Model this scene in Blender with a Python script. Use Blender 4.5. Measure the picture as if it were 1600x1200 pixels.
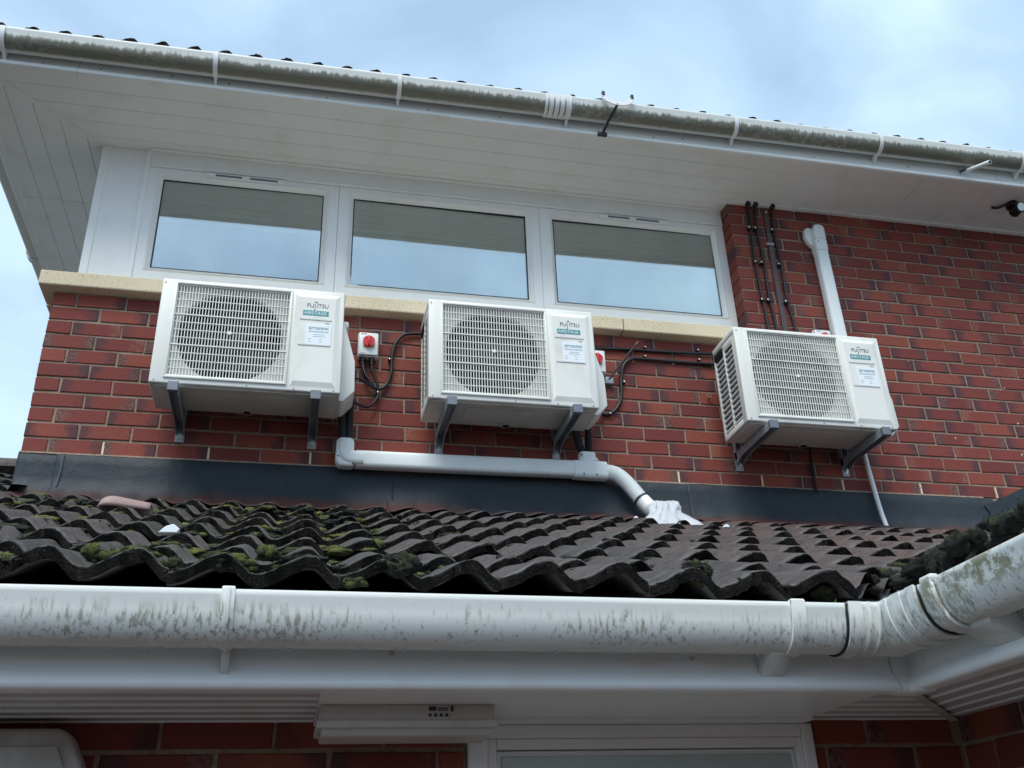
import bpy, bmesh, math, random
from mathutils import Vector, Matrix, noise
random.seed(7)
rad = math.radians
S = bpy.context.scene
COL = S.collection
for o in list(bpy.data.objects):
    bpy.data.objects.remove(o)

# ------------------------------------------------------------------ camera
cd = bpy.data.cameras.new('camera'); cam = bpy.data.objects.new('camera', cd); COL.objects.link(cam)
CAM = Vector((1.20735, -4.28136, -1.75459))
_r = Vector((0.9771923, -0.2095487, -0.0344155)); _u = Vector((-0.0656750, -0.4523394, 0.8894245)); _f = Vector((0.2019453, 0.8668785, 0.4557847))
cam.matrix_world = Matrix(((_r.x, _u.x, -_f.x, CAM.x), (_r.y, _u.y, -_f.y, CAM.y), (_r.z, _u.z, -_f.z, CAM.z), (0, 0, 0, 1)))
cd.sensor_width = 36; cd.lens = 1534.436 / 1600 * 36; cd.clip_start = .05; cd.clip_end = 3000
S.camera = cam

def ray(u, v):
    return _r * ((u - 800) / 1534.436) - _u * ((v - 600) / 1534.436) + _f
def at(u, v, ax, c):
    d = ray(u, v); i = 'xyz'.index(ax); return CAM + d * ((c - CAM[i]) / d[i])
def at_plane(u, v, p0, n):
    d = ray(u, v); return CAM + d * ((Vector(p0) - CAM).dot(Vector(n)) / d.dot(Vector(n)))

# ------------------------------------------------------------------ sky, sun, exposure
SUN_EL, SUN_AZ = rad(59), rad(205)          # compass-like: from behind the camera, a little to its left
w = bpy.data.worlds.new('World'); S.world = w; w.use_nodes = True
nt = w.node_tree; N = nt.nodes; L = nt.links
N.clear()
out = N.new('ShaderNodeOutputWorld'); bg = N.new('ShaderNodeBackground'); L.new(bg.outputs[0], out.inputs[0])
sky = N.new('ShaderNodeTexSky'); sky.sky_type = 'NISHITA'; sky.sun_disc = False
sky.sun_elevation = SUN_EL; sky.sun_rotation = SUN_AZ; sky.air_density = 1.0; sky.dust_density = 2.0
tc = N.new('ShaderNodeTexCoord')
mp = N.new('ShaderNodeMapping'); mp.inputs['Scale'].default_value = (1.0, 1.0, 1.7); mp.inputs['Location'].default_value = (3.1, 0.4, 0.2); L.new(tc.outputs['Generated'], mp.inputs[0])
nz = N.new('ShaderNodeTexNoise'); nz.inputs['Scale'].default_value = 3.4; nz.inputs['Detail'].default_value = 7; nz.inputs['Roughness'].default_value = .48; nz.inputs['Distortion'].default_value = .4
L.new(mp.outputs[0], nz.inputs['Vector'])
cr = N.new('ShaderNodeValToRGB'); L.new(nz.outputs[0], cr.inputs[0])
e = cr.color_ramp.elements
e[0].position = .33; e[0].color = (3.4, 4.9, 6.7, 1)
e[1].position = .70; e[1].color = (6.3, 8.3, 9.8, 1)
k = e.new(.52); k.color = (4.6, 6.35, 8.2, 1)
mx = N.new('ShaderNodeMixRGB'); mx.inputs[0].default_value = .85
L.new(sky.outputs[0], mx.inputs[1]); L.new(cr.outputs[0], mx.inputs[2]); L.new(mx.outputs[0], bg.inputs[0])
bg.inputs[1].default_value = .064

sd = bpy.data.lights.new('sun', 'SUN'); sun = bpy.data.objects.new('sun', sd); COL.objects.link(sun)
sd.energy = 1.5; sd.angle = rad(38); sd.color = (1, .985, .93)
d = Vector((math.sin(SUN_AZ) * math.cos(SUN_EL), math.cos(SUN_AZ) * math.cos(SUN_EL), math.sin(SUN_EL)))
sun.rotation_euler = d.to_track_quat('Z', 'Y').to_euler(); sun.location = (0, -8, 12)

S.view_settings.view_transform = 'Standard'; S.view_settings.look = 'None'; S.view_settings.gamma = 1
S.view_settings.use_curve_mapping = False; S.view_settings.exposure = 1.16
S.render.engine = 'CYCLES'; S.render.resolution_x = 1024; S.render.resolution_y = 768

# ------------------------------------------------------------------ materials
def new_mat(name):
    m = bpy.data.materials.new(name); m.use_nodes = True
    return m, m.node_tree, m.node_tree.nodes['Principled BSDF']
def n_noise(t, scale, detail=4, rough=.55, vec=None, dist=0):
    n = t.nodes.new('ShaderNodeTexNoise'); n.inputs['Scale'].default_value = scale; n.inputs['Detail'].default_value = detail
    n.inputs['Roughness'].default_value = rough; n.inputs['Distortion'].default_value = dist
    if vec: t.links.new(vec, n.inputs['Vector'])
    return n.outputs['Fac']
def n_pos(t, scale=(1, 1, 1)):
    g = t.nodes.new('ShaderNodeNewGeometry')
    if scale == (1, 1, 1): return g.outputs['Position']
    m = t.nodes.new('ShaderNodeMapping'); m.inputs['Scale'].default_value = scale; t.links.new(g.outputs['Position'], m.inputs[0]); return m.outputs[0]
def n_range(t, fac, a, b, c=0., d=1.):
    m = t.nodes.new('ShaderNodeMapRange'); m.interpolation_type = 'SMOOTHSTEP'
    for i, v in enumerate((a, b, c, d)): m.inputs[i + 1].default_value = v
    t.links.new(fac, m.inputs[0]); return m.outputs[0]
def n_mix(t, fac, a, b, mode='MIX'):
    m = t.nodes.new('ShaderNodeMixRGB'); m.blend_type = mode
    for i, v in ((0, fac), (1, a), (2, b)):
        if isinstance(v, (int, float)): m.inputs[i].default_value = v
        elif isinstance(v, tuple): m.inputs[i].default_value = (*v, 1)
        else: t.links.new(v, m.inputs[i])
    return m.outputs[0]
def n_math(t, op, a, b=None):
    m = t.nodes.new('ShaderNodeMath'); m.operation = op
    for i, v in ((0, a), (1, b)):
        if v is None: continue
        if isinstance(v, (int, float)): m.inputs[i].default_value = v
        else: t.links.new(v, m.inputs[i])
    return m.outputs[0]
def n_bump(t, b, h, strength, dist=.01):
    m = t.nodes.new('ShaderNodeBump'); m.inputs['Strength'].default_value = strength; m.inputs['Distance'].default_value = dist
    t.links.new(h, m.inputs['Height']); t.links.new(m.outputs[0], b.inputs['Normal'])
def n_axis(t, i):
    s = t.nodes.new('ShaderNodeSeparateXYZ'); t.links.new(n_pos(t), s.inputs[0]); return s.outputs[i]

def plain(name, col, rough=.5, var=.18, scale=9., bump=.08, bscale=120., metal=0., dirt=None, dirtamt=.5):
    m, t, b = new_mat(name); P = n_pos(t)
    f = n_noise(t, scale, 5, .6, P)
    c = n_mix(t, f, tuple(x * (1 - var) for x in col), tuple(min(1, x * (1 + var)) for x in col))
    if dirt:
        g = n_range(t, n_noise(t, 3.3, 6, .68, n_pos(t, (1.7, 1.7, .8))), .48, .75, 0, dirtamt)
        c = n_mix(t, g, c, dirt)
    t.links.new(c, b.inputs['Base Color']); b.inputs['Roughness'].default_value = rough; b.inputs['Metallic'].default_value = metal
    if bump: n_bump(t, b, n_noise(t, bscale, 3, .6, P), bump, .004)
    return m

M = {}
M['pvc'] = plain('white_upvc', (.87, .885, .865), .33, .04, 4, .02, 40, dirt=(.68, .65, .54), dirtamt=.25)
M['soffit'] = plain('soffit_upvc', (.85, .87, .85), .42, .04, 3, .03, 40, dirt=(.64, .60, .49), dirtamt=.3)
M['soffit_shaded'] = plain('shaded_soffit_upvc', (.52, .51, .49), .5, .08, 3, .03, 40, dirt=(.34, .31, .27), dirtamt=.5)  # same soffit uPVC, darkened to paint in the shade under the lower eaves
M['trunk'] = plain('trunking_plastic', (.82, .86, .84), .38, .04, 6, .02, 60, dirt=(.6, .58, .54), dirtamt=.3)
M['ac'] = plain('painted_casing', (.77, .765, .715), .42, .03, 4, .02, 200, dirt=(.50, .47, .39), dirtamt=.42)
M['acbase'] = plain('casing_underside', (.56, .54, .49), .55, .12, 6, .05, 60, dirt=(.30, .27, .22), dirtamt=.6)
M['galv'] = plain('galvanised_steel', (.33, .36, .39), .5, .3, 40, .05, 120, metal=.35)
M['steelcap'] = plain('steel_end_cap', (.16, .18, .21), .5, .15, 30, .05, 120, metal=.3)
M['bolt'] = plain('bright_steel', (.62, .62, .6), .3, .1, 60, .0, metal=.9)
M['black'] = plain('black_plastic', (.012, .013, .015), .45, .2, 30, .05, 90)
M['rubber'] = plain('black_insulation_foam', (.018, .018, .02), .8, .2, 30, .2, 160)
M['brownstrip'] = plain('brown_strip', (.085, .06, .055), .5, .2, 20, .05, 90)
M['dark'] = plain('dark_cavity', (.006, .006, .007), .8, .1, 10, 0)
M['fan'] = plain('fan_blade', (.008, .009, .011), .6, .1, 10, 0)
M['coil'] = plain('coil_fins', (.14, .16, .20), .5, .2, 60, .1, 300, metal=.4)
M['red'] = plain('red_knob', (.60, .02, .025), .35, .06, 10, 0)
M['yellow'] = plain('yellow_plate', (.70, .48, .14), .5, .06, 10, 0)
M['teal'] = plain('teal_print', (.03, .27, .29), .45, .03, 10, 0)
M['navy'] = plain('navy_print', (.07, .085, .13), .45, .03, 10, 0)
M['white'] = plain('white_print', (.82, .82, .82), .45, .02, 10, 0)
M['paper'] = plain('white_sticker', (.80, .84, .87), .35, .02, 10, 0)
M['greenprint'] = plain('green_print', (.10, .34, .27), .5, .03, 10, 0)
M['greyprint'] = plain('grey_print', (.33, .40, .46), .5, .03, 10, 0)
M['frosted'] = plain('obscured_door_glass', (.46, .53, .49), .25, .08, 6, .1, 90)
M['blind'] = plain('grey_green_blind', (.30, .36, .33), .8, .12, 12, .1, 90)
M['stone'] = None
M['felt'] = plain('roofing_felt', (.010, .010, .011), .9, .2, 10, .1, 60)
M['concrete'] = plain('paved_ground', (.075, .073, .070), .85, .25, 1.4, .3, 30, dirt=(.06, .06, .055), dirtamt=.6)
M['clay'] = plain('pale_clay', (.31, .205, .185), .6, .15, 14, .1, 60)
M['leaf'] = plain('leaf_green', (.10, .20, .03), .5, .2, 30, .1, 90)
M['lead_valley'] = plain('valley_lead', (.15, .175, .20), .45, .25, 8, .15, 40, metal=.3, dirt=(.05, .055, .05), dirtamt=.6)

def mk_stone():
    m, t, b = new_mat('cast_stone'); P = n_pos(t)
    c = n_mix(t, n_noise(t, 5, 5, .6, P), (.66, .55, .36), (.82, .70, .50))
    pits = n_range(t, n_noise(t, 130, 2, .5, P), .60, .70)
    band = n_range(t, n_noise(t, 6, 3, .5, P), .40, .58)
    c = n_mix(t, n_math(t, 'MULTIPLY', pits, band), c, (.16, .12, .07))
    t.links.new(c, b.inputs['Base Color']); b.inputs['Roughness'].default_value = .85
    n_bump(t, b, n_noise(t, 110, 4, .7, P), .35, .004); return m
M['stone'] = mk_stone()

def mk_brick(name='red_multi_brick'):
    m, t, b = new_mat(name); P = n_pos(t)
    a = t.nodes.new('ShaderNodeAttribute'); a.attribute_name = 'bk'
    s = t.nodes.new('ShaderNodeSeparateColor'); t.links.new(a.outputs['Color'], s.inputs[0])
    r1, lx, r2 = s.outputs[0], s.outputs[1], s.outputs[2]
    oi = t.nodes.new('ShaderNodeObjectInfo')
    rr = n_math(t, 'FRACT', n_math(t, 'ADD', r1, oi.outputs['Random']))
    rc = t.nodes.new('ShaderNodeValToRGB'); t.links.new(rr, rc.inputs[0]); e = rc.color_ramp.elements
    e[0].position = 0; e[0].color = (.165, .031, .025, 1); e[1].position = 1; e[1].color = (.27, .060, .036, 1)
    for p_, c_ in ((.3, (.235, .046, .031)), (.6, (.195, .036, .028)), (.8, (.285, .066, .040))):
        k = e.new(p_); k.color = (*c_, 1)
    col = rc.outputs[0]
    wob = n_math(t, 'MULTIPLY', n_math(t, 'SUBTRACT', n_noise(t, 22, 4, .6, P), .5), .55)
    x = n_math(t, 'ADD', lx, wob)
    endR = n_range(t, x, .70, .92); endL = n_range(t, x, .30, .08)
    r3 = n_math(t, 'FRACT', n_math(t, 'MULTIPLY', rr, 7.31)); r4 = n_math(t, 'FRACT', n_math(t, 'MULTIPLY', rr, 13.77))
    r5 = n_math(t, 'FRACT', n_math(t, 'MULTIPLY', rr, 29.1))
    dk = n_math(t, 'MULTIPLY', endR, n_range(t, r3, .30, .60, 0, .88))
    col = n_mix(t, dk, col, (.070, .030, .040))
    dk = n_math(t, 'MULTIPLY', endL, n_range(t, r4, .35, .65, 0, .88))
    col = n_mix(t, dk, col, (.075, .032, .040))
    speck = n_range(t, n_noise(t, 95, 3, .65, P), .42, .58)
    ce = n_math(t, 'MULTIPLY', n_math(t, 'MAXIMUM', n_math(t, 'MULTIPLY', endR, n_range(t, r4, .72, .8)), n_math(t, 'MULTIPLY', endL, n_range(t, r5, .74, .82))), speck)
    col = n_mix(t, n_math(t, 'MULTIPLY', ce, .42), col, (.36, .21, .14))
    pit = n_range(t, n_noise(t, 150, 3, .7, P), .58, .72)
    col = n_mix(t, n_math(t, 'MULTIPLY', pit, .7), col, (.045, .018, .018))
    col = n_mix(t, n_range(t, n_noise(t, 38, 4, .7, P), .3, .8, 0, .35), col, (.13, .035, .03))
    vo = t.nodes.new('ShaderNodeTexVoronoi'); vo.inputs['Scale'].default_value = 11; t.links.new(P, vo.inputs['Vector'])
    sp = n_math(t, 'LESS_THAN', vo.outputs['Distance'], .055)
    reg = n_math(t, 'GREATER_THAN', n_axis(t, 0), 4.15)
    sp = n_math(t, 'MULTIPLY', n_math(t, 'MULTIPLY', sp, reg), n_math(t, 'GREATER_THAN', n_noise(t, 2.2, 2, .5, P), .53))
    col = n_mix(t, n_math(t, 'MULTIPLY', sp, .9), col, (.75, .74, .70))
    t.links.new(col, b.inputs['Base Color']); b.inputs['Roughness'].default_value = .82
    n_bump(t, b, n_math(t, 'ADD', n_noise(t, 150, 4, .75, P), n_noise(t, 40, 3, .6, P)), .55, .004)
    return m
M['brick'] = mk_brick()

def mk_mortar():
    m, t, b = new_mat('mortar'); P = n_pos(t)
    c = n_mix(t, n_noise(t, 6, 5, .6, P), (.26, .19, .135), (.42, .33, .25))
    c = n_mix(t, n_range(t, n_noise(t, 60, 4, .7, P), .35, .75, 0, .6), c, (.13, .085, .06))
    t.links.new(c, b.inputs['Base Color']); b.inputs['Roughness'].default_value = .95
    n_bump(t, b, n_noise(t, 160, 4, .7, P), .7, .004); return m
M['mortar'] = mk_mortar()

def mk_brickwall_far():
    m, t, b = new_mat('brickwork_out_of_view')
    br = t.nodes.new('ShaderNodeTexBrick'); mp = t.nodes.new('ShaderNodeMapping'); g = t.nodes.new('ShaderNodeNewGeometry')
    s = t.nodes.new('ShaderNodeSeparateXYZ'); c = t.nodes.new('ShaderNodeCombineXYZ'); t.links.new(g.outputs['Position'], s.inputs[0])
    t.links.new(n_math(t, 'ADD', s.outputs[0], s.outputs[1]), c.inputs[0]); t.links.new(s.outputs[2], c.inputs[1]); t.links.new(c.outputs[0], br.inputs['Vector'])
    br.inputs['Scale'].default_value = 1; br.inputs['Brick Width'].default_value = .225; br.inputs['Row Height'].default_value = .075; br.inputs['Mortar Size'].default_value = .005
    br.inputs['Color1'].default_value = (.22, .047, .036, 1); br.inputs['Color2'].default_value = (.12, .036, .036, 1); br.inputs['Mortar'].default_value = (.25, .18, .13, 1)
    t.links.new(br.outputs[0], b.inputs['Base Color']); b.inputs['Roughness'].default_value = .9; return m
M['brickfar'] = mk_brickwall_far()

def mk_tile():
    m, t, b = new_mat('weathered_concrete_tile'); P = n_pos(t)
    oi = t.nodes.new('ShaderNodeObjectInfo')
    c = n_mix(t, oi.outputs['Random'], (.080, .070, .068), (.140, .117, .112))
    redd = n_math(t, 'ADD', n_range(t, n_axis(t, 0), 1.2, 3.4, -.25, .55), n_math(t, 'MULTIPLY', oi.outputs['Random'], .35))
    c = n_mix(t, n_range(t, redd, .15, .9, 0, .75), c, (.155, .088, .076))
    c = n_mix(t, n_range(t, n_noise(t, 26, 6, .7, P), .42, .72, 0, .85), c, (.035, .033, .033))
    c = n_mix(t, n_range(t, n_noise(t, 9, 6, .7, P), .56, .75, 0, .55), c, (.20, .195, .19))
    lich = n_math(t, 'MULTIPLY', n_range(t, n_noise(t, 130, 2, .5, P), .655, .71), n_range(t, n_noise(t, 8, 2, .5, P), .38, .60))
    c = n_mix(t, n_math(t, 'MULTIPLY', lich, .7), c, (.36, .37, .34))
    gm = n_math(t, 'MULTIPLY', n_range(t, n_noise(t, 7, 5, .7, P), .52, .68), n_range(t, n_axis(t, 0), 2.3, .6, .05, .75))
    c = n_mix(t, gm, c, (.045, .045, .022))
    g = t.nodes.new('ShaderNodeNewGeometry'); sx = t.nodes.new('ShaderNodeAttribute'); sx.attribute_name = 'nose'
    rim = n_math(t, 'MULTIPLY', n_math(t, 'MULTIPLY', n_range(t, sx.outputs['Fac'], .22, .36), n_range(t, sx.outputs['Fac'], .80, .55)), n_range(t, n_noise(t, 18, 4, .7, P), .35, .6))
    c = n_mix(t, n_math(t, 'MULTIPLY', rim, .55), c, (.26, .25, .235))
    grit = n_range(t, n_noise(t, 260, 2, .5, P), .60, .68)
    c = n_mix(t, n_math(t, 'MULTIPLY', grit, .30), c, (.30, .29, .28))
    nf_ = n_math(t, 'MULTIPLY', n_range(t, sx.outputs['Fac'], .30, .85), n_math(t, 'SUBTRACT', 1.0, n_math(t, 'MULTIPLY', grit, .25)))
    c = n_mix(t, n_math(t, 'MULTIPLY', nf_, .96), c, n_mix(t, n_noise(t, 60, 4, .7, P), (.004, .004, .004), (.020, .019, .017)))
    t.links.new(c, b.inputs['Base Color'])
    t.links.new(n_range(t, n_noise(t, 15, 4, .6, P), .3, .7, .36, .75), b.inputs['Roughness']); t.links.new(n_range(t, sx.outputs['Fac'], .25, .8, .42, .05), b.inputs['Specular IOR Level'])
    h = n_math(t, 'ADD', n_noise(t, 170, 4, .75, P), n_math(t, 'MULTIPLY', n_noise(t, 34, 5, .7, P), 2.2))
    n_bump(t, b, h, 1.0, .010); return m
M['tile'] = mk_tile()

def mk_moss():
    m, t, b = new_mat('moss'); P = n_pos(t)
    a = t.nodes.new('ShaderNodeAttribute'); a.attribute_name = 'mk'
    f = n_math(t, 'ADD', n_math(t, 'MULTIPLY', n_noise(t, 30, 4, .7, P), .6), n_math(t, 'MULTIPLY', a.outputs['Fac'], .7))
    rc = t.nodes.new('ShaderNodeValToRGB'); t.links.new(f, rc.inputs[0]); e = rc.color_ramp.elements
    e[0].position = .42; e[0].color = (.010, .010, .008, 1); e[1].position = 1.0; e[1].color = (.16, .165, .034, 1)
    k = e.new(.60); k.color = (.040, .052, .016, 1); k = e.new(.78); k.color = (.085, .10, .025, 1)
    t.links.new(rc.outputs[0], b.inputs['Base Color']); b.inputs['Roughness'].default_value = .95
    n_bump(t, b, n_noise(t, 420, 4, .8, P), 1.0, .006); return m
M['moss'] = mk_moss()

def mk_lead():
    m, t, b = new_mat('lead_flashing'); P = n_pos(t)
    c = n_mix(t, n_noise(t, 3, 5, .6, P), (.016, .022, .028), (.036, .047, .058))
    z = n_axis(t, 2)
    wob = n_math(t, 'MULTIPLY', n_math(t, 'SUBTRACT', n_noise(t, 2.3, 4, .6, P), .5), .16)
    rust = n_math(t, 'MULTIPLY', n_range(t, n_math(t, 'ADD', z, wob), -.150, -.215, 0, .7), n_range(t, n_noise(t, 1.1, 3, .5, n_pos(t, (1, .2, .2))), .36, .55, .15, 1))
    c = n_mix(t, rust, c, (.085, .028, .020))
    c = n_mix(t, n_range(t, n_noise(t, 70, 3, .6, n_pos(t, (2, 1, .25))), .62, .78, 0, .4), c, (.13, .14, .15))
    t.links.new(c, b.inputs['Base Color']); b.inputs['Roughness'].default_value = .6; b.inputs['Specular IOR Level'].default_value = .3
    n_bump(t, b, n_math(t, 'ADD', n_noise(t, 9, 4, .6, P), n_math(t, 'MULTIPLY', n_noise(t, 120, 3, .6, P), .15)), .6, .014); return m
M['lead'] = mk_lead()

def mk_gutter_low():
    m, t, b = new_mat('gutter_upvc_streaked'); P = n_pos(t)
    c = n_mix(t, n_noise(t, 4, 4, .5, P), (.82, .85, .81), (.88, .91, .88))
    z = n_axis(t, 2)
    st = n_noise(t, 1.0, 3, .62, n_pos(t, (105, 105, 6)))
    patch = n_noise(t, 3.2, 3, .55, n_pos(t, (1, 1, .4)))
    zz = n_math(t, 'MULTIPLY', n_range(t, n_math(t, 'ADD', z, n_math(t, 'MULTIPLY', n_noise(t, 9, 3, .6, n_pos(t, (1, 1, .2))), .03)), -1.278, -1.312), n_range(t, z, -1.372, -1.352, .2, 1))
    k = n_math(t, 'MULTIPLY', n_range(t, n_math(t, 'ADD', n_math(t, 'MULTIPLY', st, .75), n_math(t, 'MULTIPLY', patch, .55)), .64, .80), zz)
    c = n_mix(t, n_math(t, 'MULTIPLY', k, .66), c, (.20, .175, .10))
    sp = n_math(t, 'MULTIPLY', n_range(t, n_noise(t, 1, 3, .7, n_pos(t, (170, 170, 48))), .62, .69), n_range(t, n_math(t, 'ADD', n_math(t, 'MULTIPLY', patch, .5), n_math(t, 'MULTIPLY', st, .6)), .48, .62))
    c = n_mix(t, n_math(t, 'MULTIPLY', n_math(t, 'MULTIPLY', sp, zz), .9), c, (.045, .05, .025))
    dirt = n_math(t, 'MULTIPLY', n_range(t, n_math(t, 'ADD', z, n_math(t, 'MULTIPLY', st, .02)), -1.338, -1.366, 0, .55), n_range(t, n_noise(t, 14, 5, .6, P), .2, .7, .4, 1))
    c = n_mix(t, dirt, c, (.34, .31, .26))
    # olive film on the return run beside the valley
    y = n_axis(t, 1); x = n_axis(t, 0)
    al = n_math(t, 'MULTIPLY', n_math(t, 'MULTIPLY', n_range(t, x, 2.30, 2.332, 1, 1), n_range(t, y, -2.62, -2.68)), n_math(t, 'MULTIPLY', n_range(t, z, -1.275, -1.288), n_range(t, z, -1.345, -1.315)))
    al = n_math(t, 'MULTIPLY', al, n_range(t, n_noise(t, 1, 5, .72, n_pos(t, (20, 26, 34))), .44, .56))
    al = n_math(t, 'MULTIPLY', al, n_range(t, n_noise(t, 9, 2, .5, n_pos(t, (.5, 1, .5))), .40, .52))
    c = n_mix(t, n_math(t, 'MULTIPLY', al, .8), c, (.20, .185, .075))
    t.links.new(c, b.inputs['Base Color']); b.inputs['Roughness'].default_value = .38
    n_bump(t, b, n_noise(t, 60, 4, .6, P), .06, .004); return m
M['gutlow'] = mk_gutter_low()

def mk_gutter_up():
    m, t, b = new_mat('gutter_upvc_algae'); P = n_pos(t)
    c = n_mix(t, n_noise(t, 4, 4, .5, P), (.74, .76, .72), (.84, .86, .82))
    # height below the lip, following the fall of the gutter
    h = n_math(t, 'SUBTRACT', n_math(t, 'SUBTRACT', n_axis(t, 2), n_math(t, 'MULTIPLY', n_axis(t, 0), .0073)), 1.929)
    st = n_noise(t, 1.0, 5, .75, n_pos(t, (42, 42, 7))); pt = n_noise(t, 1.5, 4, .6, n_pos(t, (1, 1, .3)))
    hh = n_math(t, 'ADD', h, n_math(t, 'MULTIPLY', n_math(t, 'SUBTRACT', st, .5), .085))
    yb_ = n_math(t, 'ADD', n_axis(t, 1), n_math(t, 'MULTIPLY', n_math(t, 'SUBTRACT', st, .5), .02))
    band = n_math(t, 'MULTIPLY', n_range(t, hh, -.026, -.050), n_range(t, yb_, -.470, -.490, .10, 1))
    dens = n_range(t, n_math(t, 'ADD', n_math(t, 'MULTIPLY', pt, .7), n_math(t, 'MULTIPLY', n_noise(t, 45, 4, .7, P), .5)), .36, .58, .50, 1)
    k = n_math(t, 'MULTIPLY', band, dens)
    c = n_mix(t, n_math(t, 'MULTIPLY', k, .92), c, n_mix(t, n_noise(t, 30, 4, .7, P), (.010, .012, .005), (.062, .064, .022)))
    c = n_mix(t, n_range(t, h, -.0, -.05, .0, .22), c, (.52, .50, .38))
    t.links.new(c, b.inputs['Base Color']); b.inputs['Roughness'].default_value = .45
    n_bump(t, b, n_noise(t, 60, 4, .6, P), .08, .004); return m
M['gutup'] = mk_gutter_up()

def mk_glass():
    m, t, b = new_mat('reflective_window_glass')
    b.inputs['Base Color'].default_value = (.05, .07, .075, 1); b.inputs['Roughness'].default_value = .06; b.inputs['IOR'].default_value = 1.5
    g = t.nodes.new('ShaderNodeBsdfGlossy'); g.inputs['Roughness'].default_value = .012; g.inputs['Color'].default_value = (.92, .98, 1, 1)
    n = t.nodes.new('ShaderNodeBump'); n.inputs['Strength'].default_value = .10; n.inputs['Distance'].default_value = .004
    t.links.new(n_noise(t, 3.0, 2, .4, n_pos(t)), n.inputs['Height']); t.links.new(n.outputs[0], g.inputs['Normal'])
    tr = t.nodes.new('ShaderNodeBsdfTransparent'); tr.inputs[0].default_value = (.80, .88, .86, 1)
    x = t.nodes.new('ShaderNodeMixShader'); t.links.new(n_range(t, n_noise(t, 5, 5, .6, n_pos(t, (1, 1, .35))), .3, .75, .44, .50), x.inputs[0])
    t.links.new(tr.outputs[0], x.inputs[1]); t.links.new(g.outputs[0], x.inputs[2]); t.links.new(x.outputs[0], t.nodes['Material Output'].inputs[0]); return m
M['glass'] = mk_glass()
def mk_bag():
    m, t, b = new_mat('thin_white_polythene'); b.inputs['Base Color'].default_value = (.80, .84, .88, 1); b.inputs['Roughness'].default_value = .28
    tr = t.nodes.new('ShaderNodeBsdfTranslucent'); tr.inputs[0].default_value = (.8, .85, .9, 1)
    x = t.nodes.new('ShaderNodeMixShader'); x.inputs[0].default_value = .35
    n_bump(t, b, n_noise(t, 60, 4, .6, n_pos(t), 1.5), .5, .01)
    t.links.new(b.outputs[0], x.inputs[1]); t.links.new(tr.outputs[0], x.inputs[2]); t.links.new(x.outputs[0], t.nodes['Material Output'].inputs[0]); return m
M['bag'] = mk_bag()

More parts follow.
